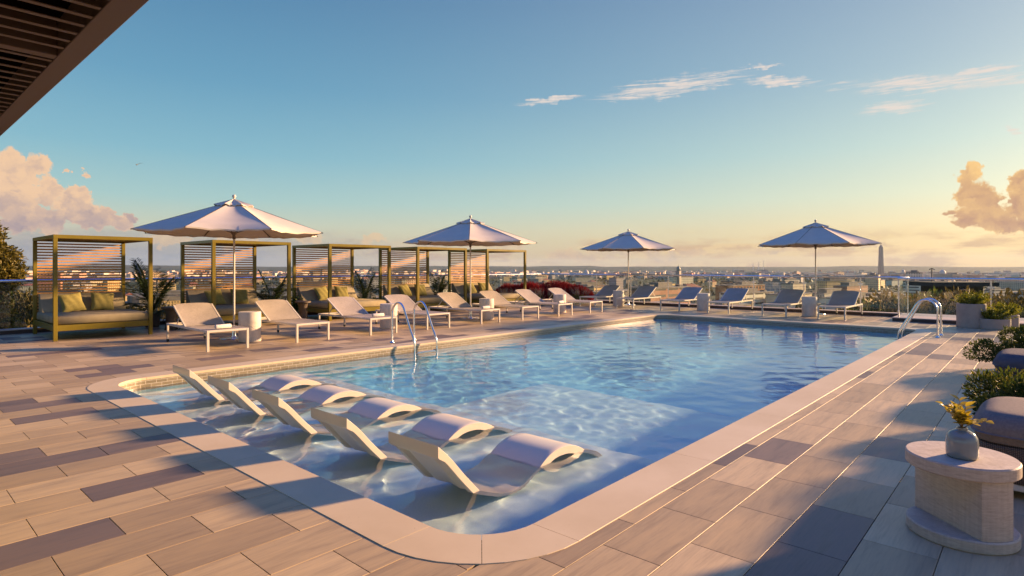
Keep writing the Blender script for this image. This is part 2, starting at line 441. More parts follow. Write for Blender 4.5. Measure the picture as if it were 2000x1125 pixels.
# pool shell -----------------------------------------------------
def plaster(name,c1,c2):
    m,nt,out=newmat(name); v=geo(nt)
    n1=noi(nt,v,90,3,.7); n2=noi(nt,v,.8,3)
    c=ramp(nt,n1.outputs[0],[(.3,c1),(.7,c2)]); c=mixc(nt,mth(nt,'MULTIPLY',n2.outputs[0],.25),c,c1)
    pbsdf(nt,out,c,.7,0,.2); return bpy.data.materials[name]
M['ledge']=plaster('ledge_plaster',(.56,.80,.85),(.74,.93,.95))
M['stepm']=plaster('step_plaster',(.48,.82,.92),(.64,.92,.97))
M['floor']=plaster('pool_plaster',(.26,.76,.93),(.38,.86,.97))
def tile_mat():
    m,nt,out=newmat('waterline_tile')
    uv=nt.nodes.new('ShaderNodeUVMap'); uv.uv_map='uv'
    br=nt.nodes.new('ShaderNodeTexBrick'); nt.links.new(uv.outputs[0],br.inputs['Vector'])
    br.inputs['Scale'].default_value=1; br.inputs['Brick Width'].default_value=.132; br.inputs['Row Height'].default_value=.0435
    br.inputs['Mortar Size'].default_value=.0022; br.inputs['Mortar Smooth'].default_value=.1; br.inputs['Bias'].default_value=-.1
    br.inputs['Color1'].default_value=(.20,.165,.10,1); br.inputs['Color2'].default_value=(.29,.24,.155,1); br.inputs['Mortar'].default_value=(.62,.58,.50,1)
    n=noi(nt,mapping(nt,uv.outputs[0],(8,60,1)),3,4)
    c=mixc(nt,.35,br.outputs[0],ramp(nt,n.outputs[0],[(.3,(.12,.10,.06)),(.7,(.40,.34,.24))]))
    c=mixc(nt,br.outputs['Fac'],c,(.62,.58,.50))
    pbsdf(nt,out,c,.35,0,.5,bump(nt,br.outputs['Fac'],-.5,.004)); return bpy.data.materials['waterline_tile']
M['tile']=tile_mat()
def wall_strip(name,x0,x1,y0,y1,r,z0,z1,mat,uv=False):
    pts=rrect(x0,x1,y0,y1,r,12); n=len(pts); vs=[];fs=[]
    cum=[0]
    for i in range(n): cum.append(cum[-1]+(Vector(pts[(i+1)%n])-Vector(pts[i])).length)
    for i in range(n+1):
        p=pts[i%n]; vs+=[(p[0],p[1],z0),(p[0],p[1],z1)]
    fs=[(2*i,2*i+1,2*i+3,2*i+2) for i in range(n)]
    o=MB().add(vs,fs).build(name,mat,fix=False)
    if uv:
        u=o.data.uv_layers.new(name='uv')
        for i,pl in enumerate(o.data.polygons):
            for li,(uu,zz) in zip(pl.loop_indices,((cum[i],z0),(cum[i],z1),(cum[i+1],z1),(cum[i+1],z0))):
                u.data[li].uv=(uu,zz+1.0)
    return o
e=.006
tw=wall_strip('waterline_tiles',PX0-e,PX1+e,PY0-e,PY1+e,PR,-.30,-.024,M['tile'],True); tag(tw,kind='structure')
pw=wall_strip('pool_wall',PX0-e,PX1+e,PY0-e,PY1+e,PR,-1.5,-.30,M['floor']); tag(pw,kind='structure')
ZF,ZL,ZM=-1.45,-.50,-.82; LX=4.85
fl=MB().box(PX0-.05,PX1+.05,PY0-.05,PY1+.05,ZF-.1,ZF); tag(fl.build('pool_floor',M['floor']),kind='structure')
lg=MB().cbox(PX0-.02,LX,PY0-.02,PY1+.02,ZF+.004,ZL,.02); ledge=tag(lg.build('pool_ledge',M['ledge']),kind='structure')
st=MB().cbox(LX+.003,7.1,PY0-.02,5.7,ZF+.004,ZM,.02); step=tag(st.build('pool_step',M['stepm']),kind='structure')
# water ----------------------------------------------------------
def wave(x,y):
    v=Vector((x,y,0))
    a=.5+.5*noise.noise(Vector((x*.25,y*.3,9)))
    q=.35*noise.noise(v*1.3)
    h=noise.noise(Vector((x*1.5+q,y*1.9,0)))*.0034
    k=max(0,min(1,(5.0-x)/.8))
    h+=noise.noise(Vector((x*3.1+q*2,y*3.9-q,3.1)))*.0050*(1+1.6*k)
    h+=noise.noise(Vector((x*7.5,y*9,7.7)))*.0013*(.5+a)
    return h
m,nt2,out=newmat('pool_water')
gl=nt2.nodes.new('ShaderNodeBsdfPrincipled'); gl.inputs['Base Color'].default_value=(1,1,1,1); gl.inputs['Roughness'].default_value=0
gl.inputs['IOR'].default_value=1.333; gl.inputs['Transmission Weight'].default_value=1
wb=noi(nt2,mapping(nt2,geo(nt2),(13,19,1)),1.0,3,.6); nt2.links.new(bump(nt2,wb.outputs[0],.35,.004),gl.inputs['Normal'])
nt2.links.new(gl.outputs[0],out.inputs[0])
va=nt2.nodes.new('ShaderNodeVolumeAbsorption'); va.inputs['Color'].default_value=(.42,.80,.93,1); va.inputs['Density'].default_value=.55
#nt2.links.new(va.outputs[0],out.inputs['Volume'])
M['water']=m
wx0,wx1,wy0,wy1=PX0-.03,PX1+.03,PY0-.03,PY1+.03
nx,ny=int((wx1-wx0)/.034),int((wy1-wy0)/.034)
vs=[];fs=[]
for j in range(ny+1):
    for i in range(nx+1):
        # finer columns near the camera
        u=i/nx; x=wx0+(wx1-wx0)*(u*.62+.38*u*u*u); y=wy0+(wy1-wy0)*j/ny
        vs.append((x,y,WZ+wave(x,y)))
W1=nx+1
for j in range(ny):
    for i in range(nx):
        a=j*W1+i; fs.append((a,a+1,a+1+W1,a+W1))
# close the body of water: skirt and bottom, hidden in the shell
loop=[i for i in range(W1)]+[j*W1+nx for j in range(1,ny+1)]+[ny*W1+i for i in range(nx-1,-1,-1)]+[j*W1 for j in range(ny-1,0,-1)]
b0_=len(vs)
for k in loop: vs.append((vs[k][0],vs[k][1],-1.6))
n=len(loop)
for k in range(n):
    k2=(k+1)%n; fs.append((loop[k2],loop[k],b0_+k,b0_+k2))
fs.append(tuple(b0_+k for k in range(n))[::-1])
water=MB().add(vs,fs).build('pool_water',M['water'],smooth=60,fix=False); tag(water,kind='structure')
CAUSTIC=True
if CAUSTIC:
    sl.cycles.is_caustics_light=True
    water.cycles.is_caustics_caster=True
    for o in (ledge,step,pw,tw,bpy.data.objects['pool_floor']): o.cycles.is_caustics_receiver=True
# ------------------------------------------------------------------ furniture materials
M['frame']=simple('cream_powder_coat',(.62,.56,.47),.42,0,.05,5)
def sling_mat(name,c1,c2,sc=260):
    m,nt,out=newmat(name); v=obc(nt)
    w=nt.nodes.new('ShaderNodeTexChecker'); w.inputs['Scale'].default_value=sc; nt.links.new(v,w.inputs['Vector'])
    w.inputs[1].default_value=(*c1,1); w.inputs[2].default_value=(*c2,1)
    n=noi(nt,v,3,3); n2=noi(nt,v,55,2)
    c=mixc(nt,1.0,w.outputs[0],ramp(nt,n.outputs[0],[(.3,(.88,.88,.88)),(.7,(1.1,1.1,1.1))]),'MULTIPLY')
    c=mixc(nt,1.0,c,ramp(nt,n2.outputs[0],[(.3,(.85,.85,.85)),(.7,(1.12,1.12,1.12))]),'MULTIPLY')
    pbsdf(nt,out,c,.85,0,.15,bump(nt,w.outputs[1],.15,.002)); return bpy.data.materials[name]
M['sling']=sling_mat('taupe_sling',(.35,.30,.24),(.46,.39,.32))
M['black']=simple('black_rubber',(.02,.02,.02),.6)
M['drum']=simple('cast_stone',(.60,.53,.44),.7,0,.13,7,bs=.25,bscale=60)
M['steel']=simple('stainless_steel',(.72,.72,.73),.16,1.0,.03,8)
M['rail']=simple('brushed_rail',(.70,.72,.76),.22,1.0,.04,3)
M['olive']=simple('olive_powder_coat',(.19,.145,.014),.30,0,.07,4)
M['slat']=simple('cedar_slat',(.55,.28,.08),.55,0,.25,3)
M['cush']=simple('khaki_canvas',(.32,.27,.165),.9,0,.10,5,.15,.2,300)
M['pillow']=simple('olive_linen',(.25,.215,.07),.9,0,.14,14,.15,.3,240)
M['canopy']=simple('white_canvas',(.62,.55,.45),.8,0,.05,3,.2,.12,200)
M['bronze']=simple('bronze_metal',(.16,.115,.07),.4,.6,.1,8)
M['darkwood']=simple('dark_walnut',(.085,.06,.042),.5,0,.3,9,.4,.2,40)
M['towel']=simple('white_terry',(.78,.72,.62),.95,0,.16,45,.1,.8,160)
M['resin']=simple('cream_resin',(.66,.58,.46),.32,0,.03,3,.5)
# the resin of the in-pool loungers is slightly satin

def cr(pts,n=6):
    out=[]
    P=[pts[0]]+list(pts)+[pts[-1]]
    for i in range(1,len(P)-2):
        p0,p1,p2,p3=[Vector(q) for q in P[i-1:i+3]]
        for k in range(n):
            t=k/n
            out.append(.5*((2*p1)+(-p0+p2)*t+(2*p0-5*p1+4*p2-p3)*t*t+(-p0+3*p1-3*p2+p3)*t**3))
    out.append(Vector(pts[-1])); return out
# ---- in-pool lounger: one S-shaped moulded shell
def pool_lounger():
    up=[(0,.287),(.12,.175),(.25,.03),(.40,-.125),(.55,-.27),(.66,-.365),(.78,-.395),(.90,-.34),(1.01,-.20),(1.12,-.105),(1.26,-.045),(1.40,-.032),(1.54,-.05),(1.68,-.105),(1.81,-.20),(1.93,-.33),(2.02,-.488)]
    U=cr([(a,0,b) for a,b in up],5); n=len(U); Wd=.56; yk=[0,.006,.05,.075,.14,.16,.28,.40,.42,.485,.51,.554,.56]
    vs=[];fs=[]; m=len(yk)
    tops=[];bots=[]
    for i,p in enumerate(U):
        t=(U[min(i+1,n-1)]-U[max(i-1,0)]).normalized(); nr=Vector((-t.z,0,t.x)); 
        if nr.z<0: nr=-nr
        s=p.x
        th0=.052 if s<.85 else .052+.02*min(1,(s-.85)/.25)
        if i==0: dn=Vector((0,0,-1)); th0=.082
        elif i<4:
            k=i/4; dn=(Vector((0,0,-1))*(1-k)+(-nr)*k).normalized(); th0=.082*(1-k)+.052*k
        else: dn=-nr
        dn_full=dn
        rt=[];rb=[]
        for j,y in enumerate(yk):
            e=.004 if j in (0,m-1) else 0
            q=p+Vector((0,y,0))-nr*e if i else p+Vector((0,y,-e))
            th=th0
            inner=2<j<m-3
            if inner and i>=4 and s<.62:
                th=th0*.42
                if j in (4,5) or j in (m-6,m-5): th=th0*.82
            rt.append(len(vs)); vs.append(tuple(q)); rb.append(len(vs)); vs.append(tuple(p+Vector((0,y,0))+dn_full*(th-e)))
        tops.append(rt);bots.append(rb)
    for i in range(n-1):
        for j in range(m-1):
            fs.append((tops[i][j],tops[i+1][j],tops[i+1][j+1],tops[i][j+1])); fs.append((bots[i][j],bots[i][j+1],bots[i+1][j+1],bots[i+1][j]))
        fs.append((tops[i][0],bots[i][0],bots[i+1][0],tops[i+1][0])); fs.append((tops[i][m-1],tops[i+1][m-1],bots[i+1][m-1],bots[i][m-1]))
    for j in range(m-1):
        fs.append((tops[0][j],tops[0][j+1],bots[0][j+1],bots[0][j])); fs.append((tops[-1][j],bots[-1][j],bots[-1][j+1],tops[-1][j+1]))
    return MB().add(vs,fs)
plm=pool_lounger()
PLL=['nearest cream curved in-pool lounger, at the rounded front corner of the pool','cream curved in-pool lounger second from the front corner of the pool','middle one of the five cream curved in-pool loungers on the tanning ledge','cream curved in-pool lounger second from the far brick-tiled pool wall','farthest cream curved in-pool lounger, beside the brick-tiled pool wall']
pl0=None
for i,y in enumerate((3.04,4.155,5.30,6.40,7.50)):
    if pl0 is None: o=pl0=plm.build('pool_lounger',M['resin'],smooth=35)
    else: o=pl0.copy(); C.objects.link(o)
    o.location=(2.636,y,0); tag(o,PLL[i],'pool lounger','moulded loungers standing in the shallow water')
    o.cycles.is_caustics_receiver=True
# ---- sun lounger
def make_lounger():
    r=thing('sun_lounger',(0,0,0)); Wd=.74; w=.042
    f=MB(); z0,z1=.335,.378
    f.cbox(0,.03,0.0,2.16,z0,z1,.004); f.cbox(Wd-.03,Wd,0,2.16,z0,z1,.004)
    f.cbox(.03,Wd-.03,0,.032,z0+.002,z1-.001,.004); f.cbox(.03,Wd-.03,2.128,2.158,z0+.002,z1-.002,.004); f.cbox(.03,Wd-.03,1.10,1.13,z0,z1-.012,.003)
    f.build('frame',M['frame'],r)
    for x in (0,Wd-w):
        MB().cbox(x-.001,x+w,-.002,w-.004,0,z0+.04,.004).build('leg',M['frame'],r)
    for x in (0,Wd-.034):
        l=MB().cbox(x,x+.034,2.112,2.15,.055,z0,.004).build('leg',M['frame'],r)
        c=MB(); c.tube([(x+.002,2.131,.032),(x+.032,2.131,.032)],.030,12); c.build('wheel',M['black'],l,smooth=40)
    # seat sling, slightly slack
    vs=[];fs=[];nx,ny=8,12
    for j in range(ny+1):
        for i in range(nx+1):
            u=i/nx; v=j/ny; x=.022+(Wd-.044)*u; y=.02+1.11*v
            z=.379-.016*math.sin(PI*u)*(.4+.6*math.sin(PI*v))
            vs.append((x,y,z))
    for j in range(ny):
        for i in range(nx):
            a=j*(nx+1)+i; fs.append((a,a+1,a+nx+2,a+nx+1))
    k=len(vs); vs+=[(p[0],p[1],p[2]-.006) for p in vs]; fs+=[(b[3]+k,b[2]+k,b[1]+k,b[0]+k) for b in fs]
    MB().add(vs,fs).build('seat',M['sling'],r,smooth=60,fix=False)
    # raised back
    bt=MB(); a=R(30); Lb=.80; vs=[];fs=[];nx,ny=12,10
    def bp(x,s,h=0): return (x,1.125+s*math.cos(a)-h*math.sin(a),.372+s*math.sin(a)+h*math.cos(a))
    for j in range(ny+1):
        for i in range(nx+1):
            u=i/nx; v=j/ny; x=.022+(Wd-.044)*u; crown=Lb-.06+.06*math.sqrt(max(0,1-abs(2*u-1)**2.6))
            vs.append(bp(x,crown*v,.012-.014*math.sin(PI*u)*math.sin(PI*min(1,v*1.1))))
    for j in range(ny):
        for i in range(nx):
            q=j*(nx+1)+i; fs.append((q,q+1,q+nx+2,q+nx+1))
    k=len(vs); vs+=[(p[0],p[1]+.003,p[2]-.007) for p in vs]; fs+=[(b[3]+k,b[2]+k,b[1]+k,b[0]+k) for b in fs]
    back=MB().add(vs,fs).build('backrest',M['sling'],r,smooth=60,fix=False)
    bf=MB()
    for x in (.016,Wd-.016): bf.bar(bp(x,-.01),bp(x,Lb-.06),.026,.032)
    cr_=[bp(.016+(Wd-.032)*u,Lb-.068+.06*math.sqrt(max(0,1-abs(2*u-1)**2.6)),0) for u in [i/12 for i in range(13)]]
    bf.tube(cr_,.011,6)
    bf.build('back_frame',M['frame'],back)
    st=MB()
    for x in (.10,Wd-.10): st.bar(bp(x,.52),(x,1.86,.36),.014,.02)
    st.bar((.03,1.86,.352),(Wd-.03,1.86,.352),.02,.02); st.build('back_strut',M['frame'],r)
    return r
L0=make_lounger(); first=True
def place_l(x,y,rz,label,group):
    global first
    o=L0 if first else copy_tree(L0); first=False
    o.location=(x,y,0); o.rotation_euler=(0,0,rz); tag(o,label,'sun lounger',group); return o
LXS=[4.15,5.84,7.57,9.18,11.03,12.69,14.38,16.08]
LL=['nearest taupe lounger of the left row, with a rolled towel, before the first cabana','second taupe lounger of the left row, just right of the first cream drum table','taupe lounger with a towel just left of the chrome pool ladder','taupe lounger without a towel directly behind the chrome pool ladder','taupe lounger with a towel under the second umbrella of the left side','taupe lounger just right of the third cream drum table of the left row','taupe lounger with a small towel in front of the lavender clumps','last taupe lounger at the far end of the left row']
for i,x in enumerate(LXS):
    place_l(x,11.0,R((-1,1,.6,-.8,.5,-.6,.8,0)[i]),LL[i],'taupe loungers along the left side of the pool')
FYS=[13.36,11.72,9.92,8.22,6.46,4.87]
FL=['shaded lounger beside the red hedge, first of the far row','shaded lounger just right of the third umbrella pole in the far row','shaded far-row lounger left of the middle stone drum table','shaded far-row lounger just right of the middle stone drum table','shaded far-row lounger left of the fourth umbrella pole','shaded far-row lounger right of the fourth umbrella, nearest the railing jog']
for i,y in enumerate(FYS):
    place_l(18.80,y,R(-90+(0,1,-1,.5,-.5,0)[i]),FL[i],'loungers in a row along the far railing')
# ---- rolled towels
def towel():
    b=MB(); vs=[];n=40;Rr=.045
    prof=[]
    # spiral cross-section
    pts=[]
    for k in range(n+1):
        a=k/n*2*PI*2.6; r=.012+(.046-.012)*k/n; pts.append((r*math.cos(a),r*math.sin(a)))
    for k in range(n,-1,-1):
        a=k/n*2*PI*2.6; r=.004+(.037-.004)*k/n; pts.append((r*math.cos(a),r*math.sin(a)))
    m=len(pts); xs=[-.14,-.133,.133,.14]; sc=[.93,1,1,.93]
    for x,s in zip(xs,sc):
        for (p,q) in pts: vs.append((x,p*s,q*s+.046))
    fs=[]
    for i in range(3):
        for k in range(m): fs.append((i*m+k,i*m+(k+1)%m,(i+1)*m+(k+1)%m,(i+1)*m+k))
    for k in range(n):
        for e in (0,3):
            fs.append((e*m+k,e*m+k+1,e*m+m-2-k,e*m+m-1-k))
    return b.add(vs,fs)
tw0=None
for i,(x,y,rz,lab) in enumerate([(4.50,11.18,6,'rolled white towel on the nearest lounger of the left row'),(7.93,11.22,-4,'rolled white towel on the third lounger, left of the chrome ladder'),(11.40,11.2,3,'rolled white towel on the fifth lounger, before the third drum table'),(14.75,11.2,8,'small rolled white towel on the seventh lounger of the left row')]):
    if tw0 is None: o=tw0=towel().build('rolled_towel',M['towel'],smooth=50)
    else: o=tw0.copy(); C.objects.link(o)
    o.location=(x,y,.372); o.rotation_euler=(0,0,R(rz)); tag(o,lab,'towel','rolled towels on the loungers')
# ---- drum tables
def drum():
    b=MB(); b.lathe([(0,.0),(.205,0),(.213,.01),(.213,.30),(.2105,.303),(.2105,.309),(.213,.312),(.213,.59),(.206,.602),(0,.603)],40)
    # incised sweeping line as a fine raised bead
    pts=[]
    for k in range(40):
        a=R(150+k*5.2); pts.append((.2135*math.cos(a),.2135*math.sin(a),.33+.11*math.sin(k/39*PI*2)))
    b.tube(pts,.0022,5); pts=[(.2135*math.cos(R(170+k*4)),.2135*math.sin(R(170+k*4)),.50-.13*(k/30)**1.5) for k in range(31)]
    b.tube(pts,.0022,5)
    return b
dr0=None
for i,(x,y,lab) in enumerate([(5.35,11.98,'cream stone drum table between the first and second loungers of the left row'),(8.83,12.05,'cream stone drum table behind the left ladder rail'),(12.2,11.95,'cream stone drum table under the right edge of the second umbrella'),(15.75,12.0,'cream stone drum table between the last two left loungers'),
    (19.85,12.25,'stone drum table of the far row, at the foot of the third umbrella'),(19.65,8.72,'stone drum table in the middle of the far lounger row'),(19.60,5.30,'stone drum table of the far row in front of the fourth umbrella pole')]):
    if dr0 is None: o=dr0=drum().build('drum_table',M['drum'],smooth=35)
    else: o=dr0.copy(); C.objects.link(o)
    o.location=(x,y,0); o.rotation_euler=(0,0,R(i*23)); tag(o,lab,'side table','stone drum tables between the loungers')
# ---- walnut pedestal tables beside the cabanas
wt0=None
for i,(x,y,lab) in enumerate([(5.08,15.62,'dark wooden pedestal table behind the nearest lounger, between the two left cabanas'),(8.42,15.5,'dark wooden pedestal table between the second and third cabanas'),(11.62,15.5,'dark wooden pedestal table between the third and fourth cabanas')]):
    if wt0 is None:
        wt0=thing('pedestal_table',(0,0,0)); MB().lathe([(0,.50),(.20,.50),(.22,.51),(.22,.545),(.21,.555),(0,.556)],32).build('table_top',M['darkwood'],wt0,smooth=35)
        MB().lathe([(0,0),(.15,0),(.15,.01),(.125,.1),(.12,.4),(.15,.495),(0,.4985)],24).build('pedestal',M['darkwood'],wt0,smooth=40); o=wt0
    else: o=copy_tree(wt0)
    o.location=(x,y,0); tag(o,lab,'side table','wooden tables between the cabanas')
# ---- umbrellas
def make_umbrella():
    r=thing('patio_umbrella',(0,0,0)); Rr=1.96; zt,zr=2.94,2.25
    MB().tube([(0,0,.03),(0,0,2.94)],.021,12).build('pole',M['frame'],r,smooth=40)
    MB().lathe([(0,0),(.30,0),(.305,.006),(.30,.016),(.06,.03),(.045,.06),(.04,.20),(.024,.22),(0,.22)],28).build('base',M['rail'],r,smooth=35)
    MB().lathe([(0,2.93),(.02,2.93),(.024,2.96),(.016,2.972),(.034,2.985),(.042,3.012),(.034,3.04),(0,3.052)],16).build('finial',M['frame'],r,smooth=50)
    def surf(th,rho,lift=0,R_=Rr,z_t=zt,z_r=zr):
        k=(th/(PI/4))%1.0; c=2*k-1            # -1..1 between ribs
        edge=(1-c*c)
        rad_oct=math.cos(PI/8)/math.cos(th%(PI/4)-PI/8)
        rad=R_*rho*(rad_oct-(.085*edge*rho**3))
        z=z_t+(z_r-z_t)*(rho**.94)*1.0
        z-=edge*(.055*math.sin(PI*min(1,rho*1.02))*.8) 
        if rho>.985: z-=.034*edge*(1+.4*math.sin(3*PI*c))     # hem hangs a little
        return Vector((rad*math.cos(th),rad*math.sin(th),z+lift))
    def canopy(name,r0,R_,z_t,z_r,nr,parent,lift=0):
        vs=[];fs=[];na=64
        rh=[r0+(1-r0)*(j/nr) for j in range(nr+1)]
        for rho in rh:
            for k in range(na): vs.append(surf(2*PI*k/na,rho,lift,R_,z_t,z_r))
        # hem hanging strip
        for k in range(na):
            p=surf(2*PI*k/na,1.0,lift,R_,z_t,z_r); vs.append(p+Vector((0,0,-.028 if R_>1 else -.012)))
        n2=nr+1
        for j in range(n2):
            for k in range(na):
                k2=(k+1)%na; fs.append((j*na+k,j*na+k2,(j+1)*na+k2,(j+1)*na+k))
        return MB().add(vs,fs).build(name,M['canopy'],parent,smooth=24,fix=False)
    cn=canopy('canopy',.16,Rr,zt,zr,9,r)
    canopy('vent_cap',.01,.43,zt+.012,zt-.128,4,cn,.012)
    for k in range(8):
        a=k*PI/4; c,s=math.cos(a),math.sin(a)
        rb=MB().bar((.05*c,.05*s,zt-.045),((Rr+.03)*c,(Rr+.03)*s,zr-.022),.014,.02).build('rib',M['bronze'],r)
        MB().bar((.045*c,.045*s,2.235),(.98*c,.98*s,zt-.045+(zr-zt)*.49),.011,.015).build('strut',M['bronze'],rb)
    MB().lathe([(0,2.10),(.032,2.10),(.036,2.13),(.036,2.19),(.06,2.22),(.06,2.25),(0,2.25)],16).build('hub',M['bronze'],r,smooth=40)
    return r
um=None
for i,(x,y,lab) in enumerate([(5.36,12.75,'largest-looking white octagonal umbrella, on the left between the first two loungers'),(12.18,12.60,'white umbrella in the middle of the left row, in front of the last cabanas'),(20.75,12.35,'smallest-looking white umbrella, at the far corner beside the red hedge'),(20.72,5.42,'white umbrella on the right over the far lounger row')]):
    if um is None: o=um=make_umbrella()
    else: o=copy_tree(um)
    o.location=(x,y,0); o.rotation_euler=(0,0,R((-3,0,2,-2)[i])); k_=(.95,1,.99,.93)[i]; o.scale=(k_,k_,1); tag(o,lab,'umbrella','white umbrellas around the pool')
# ---- cabanas
def pillow_mesh(w=.46,t=.15):
    n=14; vs=[];fs=[]
    for s in (1,-1):
        for j in range(n+1):
            for i in range(n+1):
                u=2*i/n-1; v=2*j/n-1
                k=(1-abs(u)**3)*(1-abs(v)**3); h=t/2*max(0,k)**.55*s
                pin=1-.10*(1-abs(u*v)**.7)*max(abs(u),abs(v))**4
                wr=.006*math.sin(9*u+4*v)*k
                vs.append((w/2*u*pin,h+wr,w/2*v*pin+w/2))
    m=(n+1)**2
    for s in (0,1):
        for j in range(n):
            for i in range(n):
                a=s*m+j*(n+1)+i; q=(a,a+1,a+n+2,a+n+1); fs.append(q if s==0 else q[::-1])
    b=MB().add(vs,fs)
    return b
def make_cabana():
    r=thing('cabana',(0,0,0)); Wd,D,H=2.0,2.1,2.17; p=.078
    for (x,y) in ((0,0),(Wd-p,0),(0,D-p),(Wd-p,D-p)): MB().cbox(x,x+p,y,y+p,0,H-.075,.003).build('post',M['olive'],r)
    rf=MB(); rf.cbox(-.003,Wd+.003,-.003,p+.003,H-.075,H,.004); rf.cbox(-.003,Wd+.003,D-p-.003,D+.003,H-.075,H,.004); rf.cbox(-.003,p+.003,p+.004,D-p-.004,H-.074,H-.001,.003); rf.cbox(Wd-p-.003,Wd+.003,p+.004,D-p-.004,H-.074,H-.001,.003)
    rfo=rf.build('roof_frame',M['olive'],r)
    MB().box(p+.004,Wd-p-.004,p+.005,D-p-.005,H-.035,H-.018).build('roof_panel',M['olive'],rfo)
    sc=MB(); z=.10
    while z<H-.11:
        sc.cbox(p+.001,Wd-p-.001,D-.058,D-.036,z,z+.033,.002); z+=.0665
    sc.build('slat_screen',M['slat'],r)
    bf=MB(); bf.cbox(p+.001,Wd-p-.001,.012,.052,.20,.32,.003); bf.cbox(p+.001,Wd-p-.001,D-.052-.04,D-.062,.20,.32,.003); bf.cbox(.012,.052,p+.001,D-p-.001,.20,.32,.003); bf.cbox(Wd-.052,Wd-.012,p+.001,D-p-.001,.20,.32,.003)
    bf.box(.053,Wd-.053,.06,D-.1,.285,.305)
    bf.build('bed_frame',M['olive'],r)
    # mattress with rounded edges
    MB().cbox(.056,Wd-.056,.004+.03,D-.11,.322,.50,.028).build('mattress',M['cush'],r,smooth=50)
    # leaning back cushion (wedge)
    prof=[(y_+.60,z_) for y_,z_ in [(1.02,.503),(1.33,.90),(1.38,.905),(1.395,.88),(1.385,.503)]]
    vs=[];m=len(prof)
    for x in (.10,.12,Wd-.12,Wd-.10):
        e=.012 if x in (.10,Wd-.10) else 0
        for (y,z) in prof: vs.append((x,y+(e if y<1.7 else 0),z-(e if z>.6 else 0)))
    fs=[tuple(range(m)),tuple(3*m+k for k in range(m))[::-1]]
    for i in range(3):
        for k in range(m): fs.append((i*m+k,i*m+(k+1)%m,(i+1)*m+(k+1)%m,(i+1)*m+k))
    MB().add(vs,fs).build('back_cushion',M['cush'],r,smooth=50)
    return r
cb=None; pm0=None
CX=[(2.66,4.45),(5.73,7.73),(8.86,10.97),(12.0,14.19),(15.18,17.37)]
cl=['leftmost olive cabana daybed, beside the golden-green tree','second olive cabana from the left, behind the largest umbrella pole','third olive cabana from the left, in the middle of the five','fourth olive cabana from the left, behind the pool ladder','fifth and farthest olive cabana, beside the dark red hedge']
cb0=make_cabana(); cb=cb0
pl_names=['first','second','third','fourth','fifth']
for i,(x0,x1) in enumerate(CX):
    o=cb0 if i==0 else copy_tree(cb0)
    k=(x1-x0)/2.0
    o.location=(x0,14.85,0); o.scale=(k,1,1); tag(o,cl[i],'cabana','olive cabana daybeds along the left railing')
    for j,(fx,rz,ry) in enumerate(((.30,8,-6),(.60,-5,4))):
        if pm0 is None: q=pm0=pillow_mesh().build('pillow',M['pillow'],smooth=80,fix=False)
        else: q=pm0.copy(); C.objects.link(q)
        q.location=(x0+(x1-x0)*fx+.12,14.85+1.48+.03*j,.505); q.rotation_euler=(R(-30),R(ry),R(rz))
        tag(q,f'olive throw pillow on the {("left","right")[j]} of the {pl_names[i]} cabana daybed from the left','pillow','throw pillows on the cabana daybeds')
# ------------------------------------------------------------------ pool ladders
def make_ladder():
    # local: x across (0 and .6), y=0 the deck post, +y toward the water at .71
    r=thing('pool_ladder',(0,0,0))
    pr=[(0,.0),(0,.55),(.03,.68),(.10,.765),(.19,.803),(.29,.785),(.37,.71),(.43,.60),(.58,.30),(.675,.13),(.71,.0),(.715,-.2),(.715,-.95),(.66,-1.12)]
    P_=cr([(0,a,b) for a,b in pr],5)
    for x in (0,.55):
        h=MB().tube([(x,p.y,p.z) for p in P_],.0215,12).build('handrail',M['steel'],r,smooth=60)
        MB().lathe([(0,.006),(.052,.006),(.05,.014),(.028,.03),(.024,.045),(0,.045)],20,(x,0,0)).build('flange',M['steel'],h,smooth=35)
    for z in (-.125,-.40,-.67,-.93):
        s=MB().cbox(.024,.526,.66,.735,z-.018,z+.006,.005).build('step',M['steel'],r)
        e=MB()
        for x in (.022,.498): e.cbox(x,x+.03,.655,.74,z-.022,z+.010,.004)
        e.build('step_cap',M['black'],s)
    return r
la=make_ladder(); la.location=(7.67,9.605,0); la.rotation_euler=(0,0,PI)
tag(la,'chrome pool ladder on the left long side, in front of the taupe loungers','pool ladder','chrome ladders of the pool')
lb=copy_tree(la); lb.location=(15.43,1.64,0); lb.rotation_euler=(0,0,0); tag(lb,'chrome pool ladder on the right side of the pool, near the round planters','pool ladder')
# ------------------------------------------------------------------ glass railing
def glass_mat():
    m,nt,out=newmat('railing_glass')
    t=nt.nodes.new('ShaderNodeBsdfTransparent'); t.inputs[0].default_value=(.90,.945,.93,1)
    g=nt.nodes.new('ShaderNodeBsdfGlossy'); g.inputs['Roughness'].default_value=.02; g.inputs[0].default_value=(.9,.95,1,1)
    gn=nt.nodes.new('ShaderNodeNewGeometry'); dt=nt.nodes.new('ShaderNodeVectorMath'); dt.operation='DOT_PRODUCT'; nt.links.new(gn.outputs['Incoming'],dt.inputs[0]); nt.links.new(gn.outputs['Normal'],dt.inputs[1])
    sch=mth(nt,'MULTIPLY_ADD',mth(nt,'POWER',mth(nt,'SUBTRACT',1.0,mth(nt,'ABSOLUTE',dt.outputs['Value'])),5.0),.95,.035)
    mx=nt.nodes.new('ShaderNodeMixShader'); nt.links.new(sch,mx.inputs[0]); nt.links.new(t.outputs[0],mx.inputs[1]); nt.links.new(g.outputs[0],mx.inputs[2])
    nt.links.new(mx.outputs[0],out.inputs[0]); return m
M['glass']=glass_mat()
M['curb']=simple('dark_curb',(.05,.035,.035),.6,0,.2,3)
M['curbtop']=simple('curb_cap',(.46,.38,.34),.5,0,.08,4)
